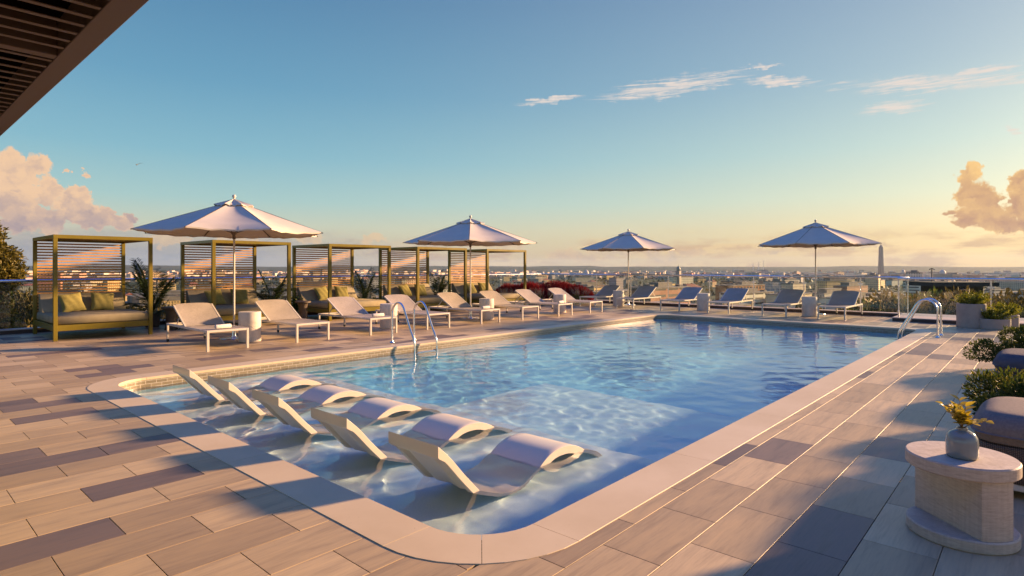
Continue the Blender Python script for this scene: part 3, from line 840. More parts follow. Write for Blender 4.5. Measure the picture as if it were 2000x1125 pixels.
def railing(name,pts,posts,label,cap=.30,out=1):
    r=thing(name,(pts[0][0],pts[0][1],0),0,label,'railing'); ox,oy=pts[0]
    rail=MB(); rail.tube([(x-ox,y-oy,1.195) for x,y in pts],.032,10); rail.build('handrail',M['rail'],r,smooth=60)
    k=0
    allp=[]
    for a,b in zip(pts,pts[1:]):
        A=Vector((*a,0))-Vector((ox,oy,0)); B=Vector((*b,0))-Vector((ox,oy,0)); d=(B-A).normalized(); L_=(B-A).length; nr=Vector((-d.y,d.x,0))
        ts=sorted(t for t in posts[k]) ; k+=1
        for t in ts:
            p=A+d*t
            po=MB().tube([(p.x,p.y,.10),(p.x,p.y,1.17)],.019,8).build('post',M['rail'],r,smooth=60)
            for z in (.28,.98):
                cl=MB(); q=p; e=abs(d.x)*.06+.014; e2=abs(d.y)*.06+.014; cl.cbox(q.x-e,q.x+e,q.y-e2,q.y+e2,z-.02,z+.02,.003); cl.build('glass_clamp',M['rail'],po)
        ed=[0]+ts+[L_]
        for t0,t1 in zip(ed,ed[1:]):
            if t1-t0<.25 or L_<1.8: continue
            p=A+d*(t0+.03); q=A+d*(t1-.03); w=nr*.006
            vs=[]
            for z in (.16,1.12):
                for e in (p-w,q-w,q+w,p+w): vs.append((e.x,e.y,z))
            MB().add(vs,[(0,3,2,1),(4,5,6,7),(0,1,5,4),(1,2,6,5),(2,3,7,6),(3,0,4,7)]).build('glass_panel',M['glass'],r)
    return r
rl=railing('glass_railing',[(-3.1,17.33),(21.30,17.33)],[[1.75+1.66*k for k in range(14)]],'long glass railing with a metal handrail behind the row of olive cabanas')
rf=railing('glass_railing',[(21.30,17.27),(21.30,3.02)],[[17.27-y for y in (15.9,14.24,12.56,10.89,9.21,7.59,5.93,4.26)]],'glass railing with a metal handrail behind the far row of loungers')
rj=railing('glass_railing',[(21.24,2.98),(19.60,2.98),(19.60,-5.0)],[[.10,1.62],[2.02,3.68,5.34,7.0]],'glass railing that jogs forward on the right, behind the round planters')
def curb(x0,x1,y0,y1,name,lab):
    t=thing('roof_curb',((x0+x1)/2,(y0+y1)/2,0),0,lab,'curb'); cx,cy=(x0+x1)/2,(y0+y1)/2
    MB().box(x0-cx,x1-cx,y0-cy,y1-cy,-.02,.082).build('curb_face',M['curb'],t); MB().cbox(x0-cx-.012,x1-cx+.012,y0-cy-.012,y1-cy+.012,.083,.108,.004).build('curb_cap',M['curbtop'],t)
curb(-3.2,21.05,17.205,17.5,'c','long low dark curb with a pale cap under the glass behind the cabanas')
curb(21.15,21.5,3.12,17.19,'c','low dark curb with a pale cap under the far glass railing')
curb(19.40,21.5,-5.2,3.10,'c','low dark curb with a broad pale cap behind the round planters on the right')
M['roofdark']=simple('dark_roofing',(.012,.014,.02),.8,0,.3,1)
tag(MB().box(21.52,24.6,-5.2,17.5,-1.1,-.75).build('outer_roof',M['roofdark']),kind='structure')
tag(MB().box(-3.2,24.6,17.52,19.6,-2.6,-2.3).build('lower_roof',M['roofdark']),kind='structure')
M['bldg']=simple('building_render',(.30,.26,.22),.8,0,.1,.3)
tag(MB().box(-3.2,21.5,-5.2,17.5,-50,-1.7).build('hotel_block',M['bldg']),'pale block of the building under the pool deck','building')
# ------------------------------------------------------------------ louvred canopy top left
M['bark_metal']=simple('brown_metal',(.090,.062,.047),.5,0,.1,3)
M['blackv']=simple('gap_shade_black',(.004,.003,.003),.9,spec=0)  # near-black colour of the sheet stands in for shade between the louvres
ca=thing('louvred_canopy',(-1.5,3,0),0,'brown louvred canopy overhanging the top left corner of the view','canopy')
ox,oy=-1.5,3
x0,x1,y0,y1,zc=-4.2,1.10,-3.0,11.0,3.0
fr=MB(); fr.cbox(x1-.145-ox,x1-ox,y0-oy,y1-oy,zc,zc+.26,.004); fr.cbox(x0-ox,x0+.145-ox,y0-oy,y1-oy,zc,zc+.26,.004)
fr.cbox(x0+.146-ox,x1-.146-ox,y0-oy,y0+.145-oy,zc+.002,zc+.255,.004); fr.cbox(x0+.146-ox,x1-.146-ox,y1-.145-oy,y1-oy,zc+.002,zc+.255,.004)
for yb in (5.20,):
    fr.cbox(x0+.146-ox,x1-.146-ox,yb-oy,yb+.10-oy,zc+.003,zc+.25,.004)
fr.build('canopy_frame',M['bark_metal'],ca)
lv=MB(); y=y0+.2
y=4.057-.185*36
while y<y1-.2:
    if y>y0+.16 and not (5.06<y<5.32): lv.cbox(x0+.147-ox,x1-.147-ox,y-oy,y+.044-oy,zc+.006,zc+.014,.002)
    y+=.185
lv.build('louvre_slats',M['bark_metal'],ca)
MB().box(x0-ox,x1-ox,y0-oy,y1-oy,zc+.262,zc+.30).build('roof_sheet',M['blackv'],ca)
for (px,py) in ((x0+.02,y0+.02),(x0+.02,y1-.16),(x1-.15,y0+.02),(x1-.15,y1-.16)):
    MB().cbox(px-ox,px+.14-ox,py-oy,py+.14-oy,0,zc-.001,.005).build('post',M['bark_metal'],ca)
# ------------------------------------------------------------------ round side table, vase and sprig
def table_mat():
    m,nt,out=newmat('travertine'); v=obc(nt)
    n=noi(nt,mapping(nt,v,(7,7,38)),2.2,5,.65); n.inputs['Distortion'].default_value=.8
    w=nt.nodes.new('ShaderNodeTexNoise'); nt.links.new(mapping(nt,v,(70,70,2)),w.inputs[0]); w.inputs['Scale'].default_value=1.0
    c=ramp(nt,n.outputs[0],[(.3,(.40,.33,.27)),(.5,(.50,.42,.345)),(.72,(.58,.50,.42))])
    c=mixc(nt,1.0,c,ramp(nt,w.outputs[0],[(.3,(.93,.92,.92)),(.6,(1.03,1.03,1.03))]),'MULTIPLY')
    pbsdf(nt,out,c,.6,0,.35,bump(nt,w.outputs[0],.18,.005)); return m
M['trav']=table_mat()
tx,ty=4.155,.335
t=thing('side_table',(tx,ty,0),0,'round travertine side table in the right foreground holding a vase','side table')
MB().lathe([(0,.375),(.252,.375),(.262,.384),(.262,.441),(.256,.449),(0,.450)],64).build('table_top',M['trav'],t,smooth=30)
MB().lathe([(0,.0),(.250,.0),(.258,.008),(.258,.058),(.252,.066),(0,.067)],64).build('base_disc',M['trav'],t,smooth=30)
a=R(46); hw=.088; vs=[];pts=[]
rr_=.248; th=math.asin(hw/rr_)
for k in range(13): pts.append((rr_*math.cos(-th+2*th*k/12),rr_*math.sin(-th+2*th*k/12)))
pts+= [(-p[0],-p[1]) for p in pts]
pts=[(p[0]*math.cos(a)-p[1]*math.sin(a),p[0]*math.sin(a)+p[1]*math.cos(a)) for p in pts]
n=len(pts); vs=[(*p,.0675) for p in pts]+[(*p,.3745) for p in pts]
MB().add(vs,[tuple(range(n))[::-1],tuple(n+k for k in range(n))]+[(k,(k+1)%n,n+(k+1)%n,n+k) for k in range(n)]).build('pedestal',M['trav'],t,smooth=30)
M['vase']=simple('glazed_ceramic',(.23,.26,.265),.12,0,.06,9,.6)
va_=MB().lathe([(0,0),(.066,0),(.073,.006),(.0745,.03),(.0745,.085),(.071,.112),(.058,.135),(.036,.148),(.026,.152),(.026,.162),(.021,.163),(.020,.15),(0,.15)],48).build('vase',M['vase'],smooth=50)
va_.location=(4.095,.325,.451); tag(va_,'small glazed grey-green bottle vase on the round side table','vase')
def leafmat(name,c1,c2,tr=.35,rough=.45,c3=None):
    m,nt,out=newmat(name); v=obc(nt)
    n=noi(nt,v,2.3 if True else 1,2); oi=nt.nodes.new('ShaderNodeNewGeometry')
    f=mth(nt,'ADD',mth(nt,'MULTIPLY',n.outputs[0],.5),mth(nt,'MULTIPLY',oi.outputs['Random Per Island'],.5))
    st=[(.25,c1),(.75,c2)]
    if c3: st=[(.2,c1),(.6,c2),(.9,c3)]
    c=ramp(nt,f,st)
    b=nt.nodes.new('ShaderNodeBsdfPrincipled'); nt.links.new(c,b.inputs['Base Color']); b.inputs['Roughness'].default_value=rough; b.inputs['Specular IOR Level'].default_value=.35
    t=nt.nodes.new('ShaderNodeBsdfTranslucent'); nt.links.new(mixc(nt,1.0,c,(1.3,1.25,.6),'MULTIPLY'),t.inputs[0])
    mx=nt.nodes.new('ShaderNodeMixShader'); mx.inputs[0].default_value=tr
    nt.links.new(b.outputs[0],mx.inputs[1]); nt.links.new(t.outputs[0],mx.inputs[2]); nt.links.new(mx.outputs[0],out.inputs[0]); return m
M['sprig']=leafmat('golden_leaf',(.26,.22,.035),(.52,.40,.06),.3,.35)
M['stem']=simple('brown_stem',(.12,.08,.04),.7,0,.2,20)
rs=random.Random(11)
sg=thing('leafy_sprig',(4.095,.325,.60),0,'sprig of golden-green rounded leaves standing in the grey vase','plant')
stm=MB(); lf=MB()
for k in range(11):
    a=rs.uniform(0,2*PI); tilt=rs.uniform(.12,1.05); Ls=rs.uniform(.09,.165)
    d=Vector((math.cos(a)*math.sin(tilt),math.sin(a)*math.sin(tilt),math.cos(tilt)))
    p=[Vector((0,0,-.05)),Vector((0,0,.01))+d*.012]
    for s in range(1,6): p.append(p[1]+d*Ls*s/5+Vector((0,0,-.012*(s/5)**2*tilt*2)))
    stm.tube(p,[.0022]*3+[.0018,.0015,.0012,.001],5)
    for s in range(2,7):
        for sd_ in (-1,1):
            if rs.random()<.12: continue
            side=d.cross(Vector((0,0,1))); 
            if side.length<.1: side=Vector((1,0,0))
            side.normalize()
            dd=(side*sd_*rs.uniform(.5,1.1)+d*rs.uniform(.1,.8)+Vector((rs.uniform(-.3,.3),rs.uniform(-.3,.3),rs.uniform(-.35,.5)))).normalized()
            Lf=rs.uniform(.034,.058)
            # rounded leaf
            n_=dd.cross(Vector((rs.uniform(-.4,.4),rs.uniform(-.4,.4),1))).normalized(); u_=n_.cross(dd)
            ring=[]
            for q in range(9):
                tt=q/8; w=math.sin(PI*tt**.8)*.34*Lf
                ring.append((p[s]+dd*Lf*tt, w))
            vs=[];fs=[]
            for (c_,w) in ring: vs+= [c_-n_*w+u_*w*.35, c_-u_*.0006, c_+n_*w+u_*w*.35]
            for q in range(8):
                b_=q*3; fs+=[(b_,b_+1,b_+4,b_+3),(b_+1,b_+2,b_+5,b_+4)]
            lf.add(vs,fs)
stm.build('stem',M['stem'],sg,smooth=60,fix=False); lf.build('leaves',M['sprig'],sg,smooth=60,fix=False)
# ------------------------------------------------------------------ wicker seats on the right edge
def wicker():
    m,nt,out=newmat('woven_wicker'); v=obc(nt)
    br=nt.nodes.new('ShaderNodeTexChecker'); br.inputs['Scale'].default_value=95; nt.links.new(v,br.inputs[0])
    br.inputs[1].default_value=(.19,.135,.095,1); br.inputs[2].default_value=(.055,.038,.028,1)
    wv=nt.nodes.new('ShaderNodeTexWave'); wv.bands_direction='Z'; wv.inputs['Scale'].default_value=30; nt.links.new(v,wv.inputs[0])
    wh=nt.nodes.new('ShaderNodeTexWave'); wh.bands_direction='Y'; wh.inputs['Scale'].default_value=30; nt.links.new(v,wh.inputs[0])
    h=mth(nt,'MULTIPLY',wv.outputs[1],wh.outputs[1])
    c=mixc(nt,h,(.05,.035,.028),(.26,.185,.13))
    pbsdf(nt,out,c,.55,0,.4,bump(nt,h,.6,.006)); return m
M['wicker']=wicker()
M['navy']=simple('charcoal_canvas',(.10,.095,.115),.9,0,.12,12,.1,.3,260)
def seat(x,y,label,cush):
    r=thing('wicker_armchair',(x,y,0),0,label,'armchair')
    # rounded rectangular tub: superellipse plan, bulging sides
    def tub(name,mat,a,b_,z0,z1,parent,bul=.03,n=64,rt=.10):
        prof=[(0.0,z0,1.0)]; vs=[];rows=[(z0,.965),(z0+.03,.99)]
        for k in range(6): rows.append((z0+.05+(z1-rt-z0-.05)*k/5,1+bul*math.sin(PI*k/5)))
        for k in range(1,9):
            q=k/8*PI/2; rows.append((z1-rt+rt*math.sin(q),1-(rt/min(a,b_))*(1-math.cos(q))))
        rows.append((z1+.004,.5)); rows.append((z1+.005,.02))
        for (z,s) in rows:
            for k in range(n):
                t=2*PI*k/n; c_,s_=math.cos(t),math.sin(t); e=2/5.5
                X_=a*abs(c_)**e*(1 if c_>=0 else -1); Y_=b_*abs(s_)**e*(1 if s_>=0 else -1)
                vs.append((X_*s,Y_*s,z))
        fs=[]
        for i in range(len(rows)-1):
            for k in range(n):
                k2=(k+1)%n; fs.append((i*n+k,i*n+k2,(i+1)*n+k2,(i+1)*n+k))
        fs.append(tuple(range(n))[::-1])
        return MB().add(vs,fs).build(name,mat,parent,smooth=50)
    tub('wicker_body',M['wicker'],.46,.50,.10,.34,r,.02,64,.03)
    tub('cushion',cush,.465,.505,.345,.535,r,.03,64,.13)
    pl=MB(); pl.cbox(-.44,.44,-.48,.48,.055,.098,.006); pl.build('plinth',M['frame'],r)
    for sx in (-1,1):
        for sy in (-1,1): MB().cbox(sx*.36-.025,sx*.36+.025,sy*.40-.025,sy*.40+.025,0,.054,.003).build('foot',M['frame'],r)
    return r
M['cushw']=simple('woven_seat_fabric',(.20,.165,.15),.85,0,.15,60,.2,.4,180)
seat(5.44,-.15,'dark woven armchair with a rounded cushion behind the round side table','x' and M['cushw'])
seat(8.95,-.10,'farther dark armchair with a rounded charcoal cushion between the two shrubs',M['navy'])
# ------------------------------------------------------------------ plants
rp=random.Random(21)
M['shrub']=leafmat('shrub_leaf',(.022,.045,.012),(.075,.105,.022),.3,.5,(.20,.17,.04))
M['palm']=leafmat('palm_leaf',(.012,.030,.014),(.045,.070,.022),.25,.45,(.16,.15,.04))
M['gold']=leafmat('golden_shrub_leaf',(.07,.09,.012),(.24,.24,.03),.35,.5,(.46,.38,.05))
M['tree']=leafmat('tree_leaf',(.05,.05,.012),(.17,.14,.028),.3,.5,(.36,.26,.05))
M['treed']=leafmat('dark_tree_leaf',(.028,.028,.012),(.085,.07,.024),.25,.6,(.17,.115,.035))
M['treeo']=leafmat('olive_tree_leaf',(.05,.042,.012),(.13,.095,.026),.25,.6,(.24,.15,.04))
M['red']=leafmat('red_grass',(.085,.005,.012),(.22,.012,.028),.35,.6,(.36,.03,.05))
M['lav']=leafmat('lavender_flower',(.16,.13,.24),(.30,.25,.38),.3,.7)
M['lavg']=leafmat('lavender_foliage',(.05,.08,.035),(.13,.17,.07),.3,.6)
M['bark']=simple('bark',(.10,.07,.045),.85,0,.3,8,.3,.5,20)
M['pot']=simple('terracotta_grey_pot',(.36,.29,.26),.75,0,.1,6,.3,.25,60)
M['potd']=simple('dark_pot',(.06,.055,.06),.6,0,.2,6)
M['soil']=simple('soil',(.03,.02,.014),.95)
def rdir(r,zmin=-1):
    while True:
        v=Vector((r.uniform(-1,1),r.uniform(-1,1),r.uniform(-1,1)))
        if .05<v.length<1 and v.z/v.length>=zmin: return v.normalized()
def bush(name,loc,rx,ry,h,n,mat,L_,W_,label,cat,group=None,seed=1,stems=14,pot=None):
    r=random.Random(seed); t=thing(name,loc,0,label,cat,group); b=MB(); sm=MB()
    clumps=[]
    for k in range(26):
        d=rdir(r,-.1); q=r.uniform(.35,1.0); clumps.append((Vector((d.x*rx*q,d.y*ry*q,max(.04,d.z)*h*q*.85+h*.12)),r.uniform(.14,.26)*min(rx,ry,h)*1.5))
    for k in range(n):
        c,cr_r=clumps[r.randrange(len(clumps))]; d=rdir(r); p=c+d*cr_r*r.uniform(.35,1)**.6
        if p.z<0: p.z=abs(p.z)*.5
        dd=(d+Vector((0,0,.5))+rdir(r)*.5).normalized(); b.leaf(p,dd,rdir(r),L_*r.uniform(.6,1.25),W_*r.uniform(.7,1.2))
    for k in range(stems):
        c,_=clumps[r.randrange(len(clumps))]; sm.tube([Vector((c.x*.15,c.y*.15,0)),c*.6+Vector((0,0,.05)),c*1.08],[.006,.004,.002],4)
    b.build('foliage',mat,t,fix=False); sm.build('stems',M['bark'],t,fix=False); return t
def planter(name,loc,r,h,label,leaf,seed,hh,n=900):
    t=thing(name,loc,0,label,'planter','round grey planters at the right end of the railing'); 
    MB().lathe([(0,0),(r*.97,0),(r,.01),(r,h-.008),(r-.006,h),(r-.03,h),(r-.032,h-.05),(0,h-.05)],40).build('pot',M['pot'],t,smooth=35)
    q=random.Random(seed); g=thing('planter_shrub',(loc[0],loc[1],h-.05),0,'golden-green feathery shrub in the '+label,'shrub','golden shrubs in the round planters')
    b=MB()
    for k in range(70):
        a=q.uniform(0,2*PI); tilt=q.uniform(.1,1.25); L_=hh*q.uniform(.75,1.1); d=Vector((math.cos(a)*math.sin(tilt),math.sin(a)*math.sin(tilt),math.cos(tilt)*1.0)); root=Vector((math.cos(a)*r*.5*q.random(),math.sin(a)*r*.5*q.random(),0))
        for j in range(26):
            s=j/25; p=root+d*L_*s+Vector((0,0,.10*hh*s*(1-s)))
            dd=(d*.8+rdir(q)).normalized(); b.leaf(p,dd,rdir(q),.062*(1.15-s*.5),.024)
    b.build('foliage',M['gold'],g,fix=False); return t
planter('planter',(18.66,1.30,0),.30,.60,'tall round grey planter, leftmost of the three',0,3,.36)
planter('planter',(18.62,.86,0),.33,.25,'low wide round grey planter in front of the other two',0,4,.32)
planter('planter',(19.12,.66,0),.27,.33,'small round grey planter, rightmost of the three',0,5,.33)
# low shrubs between the armchairs
for (x,y,lab,sd_) in ((7.05,-.25,'dense dark green shrub in a low trough behind the nearer armchair',7),(11.15,-.10,'dark green shrub in a low trough behind the farther armchair',8)):
    tr=thing('trough',(x,y,0),0,lab.replace('dense ','').replace('dark green shrub in a low trough','low dark trough holding the green shrub'),'planter','dark troughs under the shrubs')
    MB().cbox(-.42,.42,-.50,.50,0,.16,.01).build('trough_box',M['potd'],tr); MB().box(-.40,.40,-.48,.48,.161,.166).build('soil',M['soil'],tr)
    bush('shrub',(x,y,.165),.74,1.0,.54,16000,M['shrub'],.042,.017,lab,'shrub',None,sd_,60)
# palms behind the cabanas
def palm(loc,h,label,seed,n=15):
    r=random.Random(seed); t=thing('potted_palm',loc,0,label,'potted palm','palms standing between the cabanas')
    MB().lathe([(0,0),(.15,0),(.20,.35),(.21,.38),(.19,.38),(.18,.34),(0,.34)],24).build('pot',M['potd'],t,smooth=40)
    b=MB(); st=MB()
    for k in range(n):
        a=2*PI*k/n+r.uniform(-.3,.3); up=r.uniform(.25,1.0) if k%3 else r.uniform(.85,1.1); Lf=h*r.uniform(.65,1.0); pts=[]
        for j in range(15):
            s=j/14; rad=Lf*(s*(1.15-up)*.85+.10*s*s); z=.34+Lf*(up*s*.95-.42*s*s*(1.25-up)*1.3)
            pts.append(Vector((math.cos(a)*rad,math.sin(a)*rad,z)))
        st.tube(pts,[.009*(1-.85*j/14) for j in range(15)],4)
        for j in range(2,15):
            tdir=(pts[j]-pts[j-1]).normalized(); side=tdir.cross(Vector((0,0,1))).normalized()
            for q in (0,.5):
                p=pts[j-1].lerp(pts[j],q)
                for s_ in (-1,1):
                    d=(side*s_+tdir*.75+Vector((0,0,-.18+r.uniform(-.1,.15)))).normalized()
                    b.leaf(p,d,Vector((0,0,1)),.27*h/1.2*math.sin(PI*min(.97,(j+q)/15.5))**.6*r.uniform(.85,1.1),.026,.1)
    b.build('fronds',M['palm'],t,fix=False); st.build('stems',M['palm'],t,fix=False)
palm((5.00,16.72,0),1.85,'tallest potted palm, between the two leftmost cabanas',31,18)
palm((8.15,16.78,0),1.55,'potted palm between the second and third cabanas',32,15)
palm((11.35,16.80,0),1.5,'potted palm between the third and fourth cabanas',33,14)
palm((14.60,16.85,0),1.45,'potted palm between the fourth and fifth cabanas',34,13)
bush('shrub',(8.75,16.75,0),.35,.30,.75,700,M['shrub'],.07,.03,'pale green loose shrub right of the second palm','shrub',None,41,20)
bush('shrub',(11.9,16.8,0),.45,.25,.55,800,M['gold'],.06,.018,'dry golden tuft beside the third palm','shrub',None,42,20)
bush('shrub',(14.3,16.8,0),.40,.25,.65,700,M['gold'],.06,.018,'dry golden tuft beside the fourth palm','shrub',None,43,20)
# red hedge and lavender
t=thing('red_hedge',(18.9,14.9,0),0,'dark red feathery hedge in the far corner behind the loungers','hedge'); r=random.Random(51); b=MB()
p0,p1=Vector((16.9,16.3,0)),Vector((20.5,13.9,0)); ax=(p1-p0).normalized(); nn=Vector((-ax.y,ax.x,0)); Lh=(p1-p0).length
for k in range(17000):
    s=r.random(); w=.55*math.sqrt(max(.05,1-(2*s-1)**4)); u=r.uniform(-1,1); c=p0+ax*Lh*s+nn*u*w-Vector((18.9,14.9,0))
    hgt=(.98-.32*abs(u)**2.2)*(1-.5*abs(2*s-1)**5)*(.9+.22*noise.noise(Vector((c.x*1.3,c.y*1.3,0)))); z0=hgt*r.random()**.5*.92
    d=(nn*u*.6+ax*r.uniform(-.5,.5)+Vector((0,0,1.2))+rdir(r)*.35).normalized(); b.leaf(c+Vector((0,0,z0)),d,rdir(r),r.uniform(.08,.17),.02)
b.build('foliage',M['red'],t,fix=False)
lv_lab=['lavender clump nearest the fifth cabana, before the red hedge','middle lavender clump before the red hedge','lavender clump behind the last lounger of the left row','small lavender clump at the right end of the red hedge']
for i,(x,y) in enumerate(((16.9,15.35),(17.7,14.75),(18.5,14.2),(19.4,13.75))):
    t=thing('lavender',(x,y,0),0,lv_lab[i],'lavender plant','lavender clumps before the red hedge'); b=MB(); f=MB(); r=random.Random(60+i)
    for k in range(420):
        a=r.uniform(0,2*PI); q=.30*r.random()**.5; p=Vector((q*math.cos(a),q*math.sin(a),r.uniform(0,.36))); b.leaf(p,(Vector((p.x*1.5,p.y*1.5,.5))+rdir(r)*.4),rdir(r),.08,.010)
    for k in range(70):
        a=r.uniform(0,2*PI); q=.34*r.random()**.5; d=Vector((q*math.cos(a)*.7,q*math.sin(a)*.7,1)).normalized(); p=Vector((q*math.cos(a),q*math.sin(a),.25)); h=r.uniform(.25,.48)
        b.tube([p,p+d*h],[.003,.002],3); 
        for j in range(7): f.leaf(p+d*(h*(.55+.07*j)),(d+rdir(r)*.9),rdir(r),.028,.014)
    b.build('foliage',M['lavg'],t,fix=False); f.build('flower_spikes',M['lav'],t,fix=False)  # second mesh is the purple flower spikes, not leaves
# ------------------------------------------------------------------ trees
def tree_mesh(h,rad,n,leaf,seed,trunk_h=.4,lobes=9,lean=0):
    r=random.Random(seed); b=MB(); tk=MB()
    top=Vector((lean*h,0,h)); cz=h*(trunk_h+1)/2; hz=h*(1-trunk_h)/2
    tk.tube([(0,0,0),(lean*h*.2,0,h*.25),(lean*h*.5,0,h*.55),(lean*h*.8,0,h*.85)],[h*.028,h*.022,h*.015,h*.004],8)
    L_=[]
    for k in range(lobes):
        d=rdir(r); q=r.uniform(.35,.82); c=Vector((d.x*rad*q+lean*h*.5,d.y*rad*q,cz+d.z*hz*q)); L_.append((c,rad*r.uniform(.30,.50)))
        tk.tube([(lean*h*.3,0,h*(trunk_h*.6+r.uniform(0,.25))),(c.x*.5,c.y*.5,(c.z+h*.4)/2),tuple(c)],[h*.012,h*.008,h*.002],5)
    for k in range(n):
        c,s=L_[r.randrange(lobes)]; d=rdir(r,-.7); p=c+Vector((d.x*s,d.y*s,d.z*s*.85))*r.uniform(.55,1.05)
        b.leaf(p,(d+rdir(r)*.9+Vector((0,0,.2))),rdir(r),leaf*r.uniform(.6,1.3),leaf*.5*r.uniform(.7,1.2))
    return b,tk
def tree(name,loc,h,rad,n,leaf,seed,mat,label,group=None,**k):
    t=thing(name,loc,0,label,'tree',group); b,tk=tree_mesh(h,rad,n,leaf,seed,**k); b.build('crown',mat,t,fix=False); tk.build('trunk',M['bark'],t,fix=False); return t
# the golden-green tree just outside the left railing: explicit lobes
t=thing('garden_tree',(2.05,18.75,-2.12),0,'golden-green leafy tree at the left edge, just outside the railing','tree'); r=random.Random(77); b=MB(); tk=MB()
LB=[(-.15,0,4.65,.38),(.0,.1,4.35,.40),(-.35,0,4.4,.5),(.30,0,3.75,.42),(.05,-.1,3.85,.50),(-.35,.1,3.7,.55),(.42,.1,3.45,.36),(.1,0,3.3,.48),(.0,-.1,2.75,.42),(.12,-.1,2.35,.44),(-.3,0,2.9,.5),(-.1,0,1.95,.5),(.2,.1,1.9,.40),(-.6,0,2.3,.6),(-.7,0,3.3,.6),(.0,.1,1.4,.5)]
tk.tube([(-.3,.1,0),(-.25,.1,1.5),(-.15,.05,3),(-.1,0,4.4)],[.09,.07,.05,.012],8)
for (x,y,z,s) in LB: tk.tube([(-.2,.1,z-.6),(x*.5-.1,y,z-.25),(x,y,z)],[.03,.018,.006],5)
for k in range(17000):
    x,y,z,s=LB[r.randrange(len(LB))]; d=rdir(r); p=Vector((x,y,z))+d*s*r.uniform(.45,1.06); b.leaf(p,(d*.6+rdir(r)+Vector((0,0,-.1))),rdir(r),r.uniform(.08,.14),r.uniform(.034,.055))
b.build('crown',M['tree'],t,fix=False); tk.build('trunk',M['bark'],t,fix=False)
# ------------------------------------------------------------------ terrain
def polar(bear,d):      # bearing in degrees to the right of the view axis
    a=YAW-R(bear); return d*math.cos(a),d*math.sin(a)
def ground(x,y):
    d=math.hypot(x,y); b=math.degrees(YAW-math.atan2(y,x)) if d else 0
    b=(b+180)%360-180
    kb=max(0,min(1,(abs(b)-24)/8)); z=-43+(26+1*kb)*math.exp(-((max(0,d-60))/120)**2)
    k=max(0,min(1,(d-3600)/2600)); k=k*k*(3-2*k)
    z+=k*(50+16*noise.noise(Vector((b*.10,d*.0004,0)))+9*noise.noise(Vector((b*.35,d*.001,4)))+(6 if b<8 else -2))
    k2=max(0,min(1,(d-2200)/1200)); z+=k2*4*noise.noise(Vector((x*.0012,y*.0012,1)))
    return z
vs=[];fs=[]; ds=[30*(1.085**k) for k in range(0,69)]; nb=240
for d in ds:
    for k in range(nb):
        x,y=polar(360*k/nb,d); vs.append((x,y,ground(x,y)))
for j in range(len(ds)-1):
    for k in range(nb):
        k2=(k+1)%nb; fs.append((j*nb+k,j*nb+k2,(j+1)*nb+k2,(j+1)*nb+k))
m,nt3,out=newmat('terrain'); v=geo(nt3)
n1=noi(nt3,v,.0035,6,.6); n2=noi(nt3,v,.02,4)
c=ramp(nt3,n1.outputs[0],[(.35,(.025,.045,.025)),(.5,(.045,.065,.035)),(.64,(.12,.11,.06))]); c=mixc(nt3,.4,c,ramp(nt3,n2.outputs[0],[(.4,(.03,.035,.018)),(.65,(.17,.14,.10))]))
pbsdf(nt3,out,c,.95,0,.1)
tag(MB().add(vs,fs).build('terrain',m,smooth=60,fix=False),kind='structure')
# ------------------------------------------------------------------ city
def citywall(name,bw,rh,ms,wcol=(.05,.045,.045)):
    """wall whose base colour is the object's own colour, with window openings as a surface pattern"""
    m,nt,out=newmat(name); v=obc(nt); oi=nt.nodes.new('ShaderNodeObjectInfo')
    s=nt.nodes.new('ShaderNodeSeparateXYZ'); nt.links.new(v,s.inputs[0]); cb=nt.nodes.new('ShaderNodeCombineXYZ'); nt.links.new(mth(nt,'ADD',s.outputs[0],s.outputs[1]),cb.inputs[0]); nt.links.new(s.outputs[2],cb.inputs[1])
    br=nt.nodes.new('ShaderNodeTexBrick'); br.offset=0; nt.links.new(cb.outputs[0],br.inputs[0]); br.inputs['Scale'].default_value=1; br.inputs['Brick Width'].default_value=bw; br.inputs['Row Height'].default_value=rh; br.inputs['Mortar Size'].default_value=ms; br.inputs['Mortar Smooth'].default_value=0
    br.inputs['Color1'].default_value=(*wcol,1); br.inputs['Color2'].default_value=(wcol[0]*2.4,wcol[1]*2.2,wcol[2]*2,1)
    n=noi(nt,v,.15,3); base=mixc(nt,1.0,oi.outputs['Color'],ramp(nt,n.outputs[0],[(.3,(.85,.85,.85)),(.7,(1.1,1.1,1.1))]),'MULTIPLY')
    gn=nt.nodes.new('ShaderNodeNewGeometry'); sn=nt.nodes.new('ShaderNodeSeparateXYZ'); nt.links.new(gn.outputs['Normal'],sn.inputs[0])
    up=mth(nt,'GREATER_THAN',mth(nt,'ABSOLUTE',sn.outputs[2]),.3); f=mth(nt,'MAXIMUM',br.outputs['Fac'],up)
    pbsdf(nt,out,mixc(nt,f,br.outputs[0],base),.75,0,.3); return m
M['cw1']=citywall('facade_small_windows',3.6,3.3,1.05); M['cw2']=citywall('facade_ribbon_windows',14,3.6,1.1); M['cw3']=citywall('facade_tall_windows',3.0,3.4,.9)
m,nt4,out=newmat('plain_wall'); oi=nt4.nodes.new('ShaderNodeObjectInfo'); n=noi(nt4,obc(nt4),.2,4)
pbsdf(nt4,out,mixc(nt4,1.0,oi.outputs['Color'],ramp(nt4,n.outputs[0],[(.3,(.82,.82,.82)),(.7,(1.1,1.1,1.1))]),'MULTIPLY'),.8,0,.2); M['cplain']=m
M['croof']=simple('flat_roofing',(.22,.19,.16),.9,0,.3,.15); M['ctile']=simple('red_roof_tile',(.30,.10,.055),.8,0,.25,.3); M['cwin']=simple('window_glass',(.035,.04,.05),.2,0,.3,.5)
M['ctrim']=simple('pale_trim',(.5,.45,.38),.7)
protos=[]
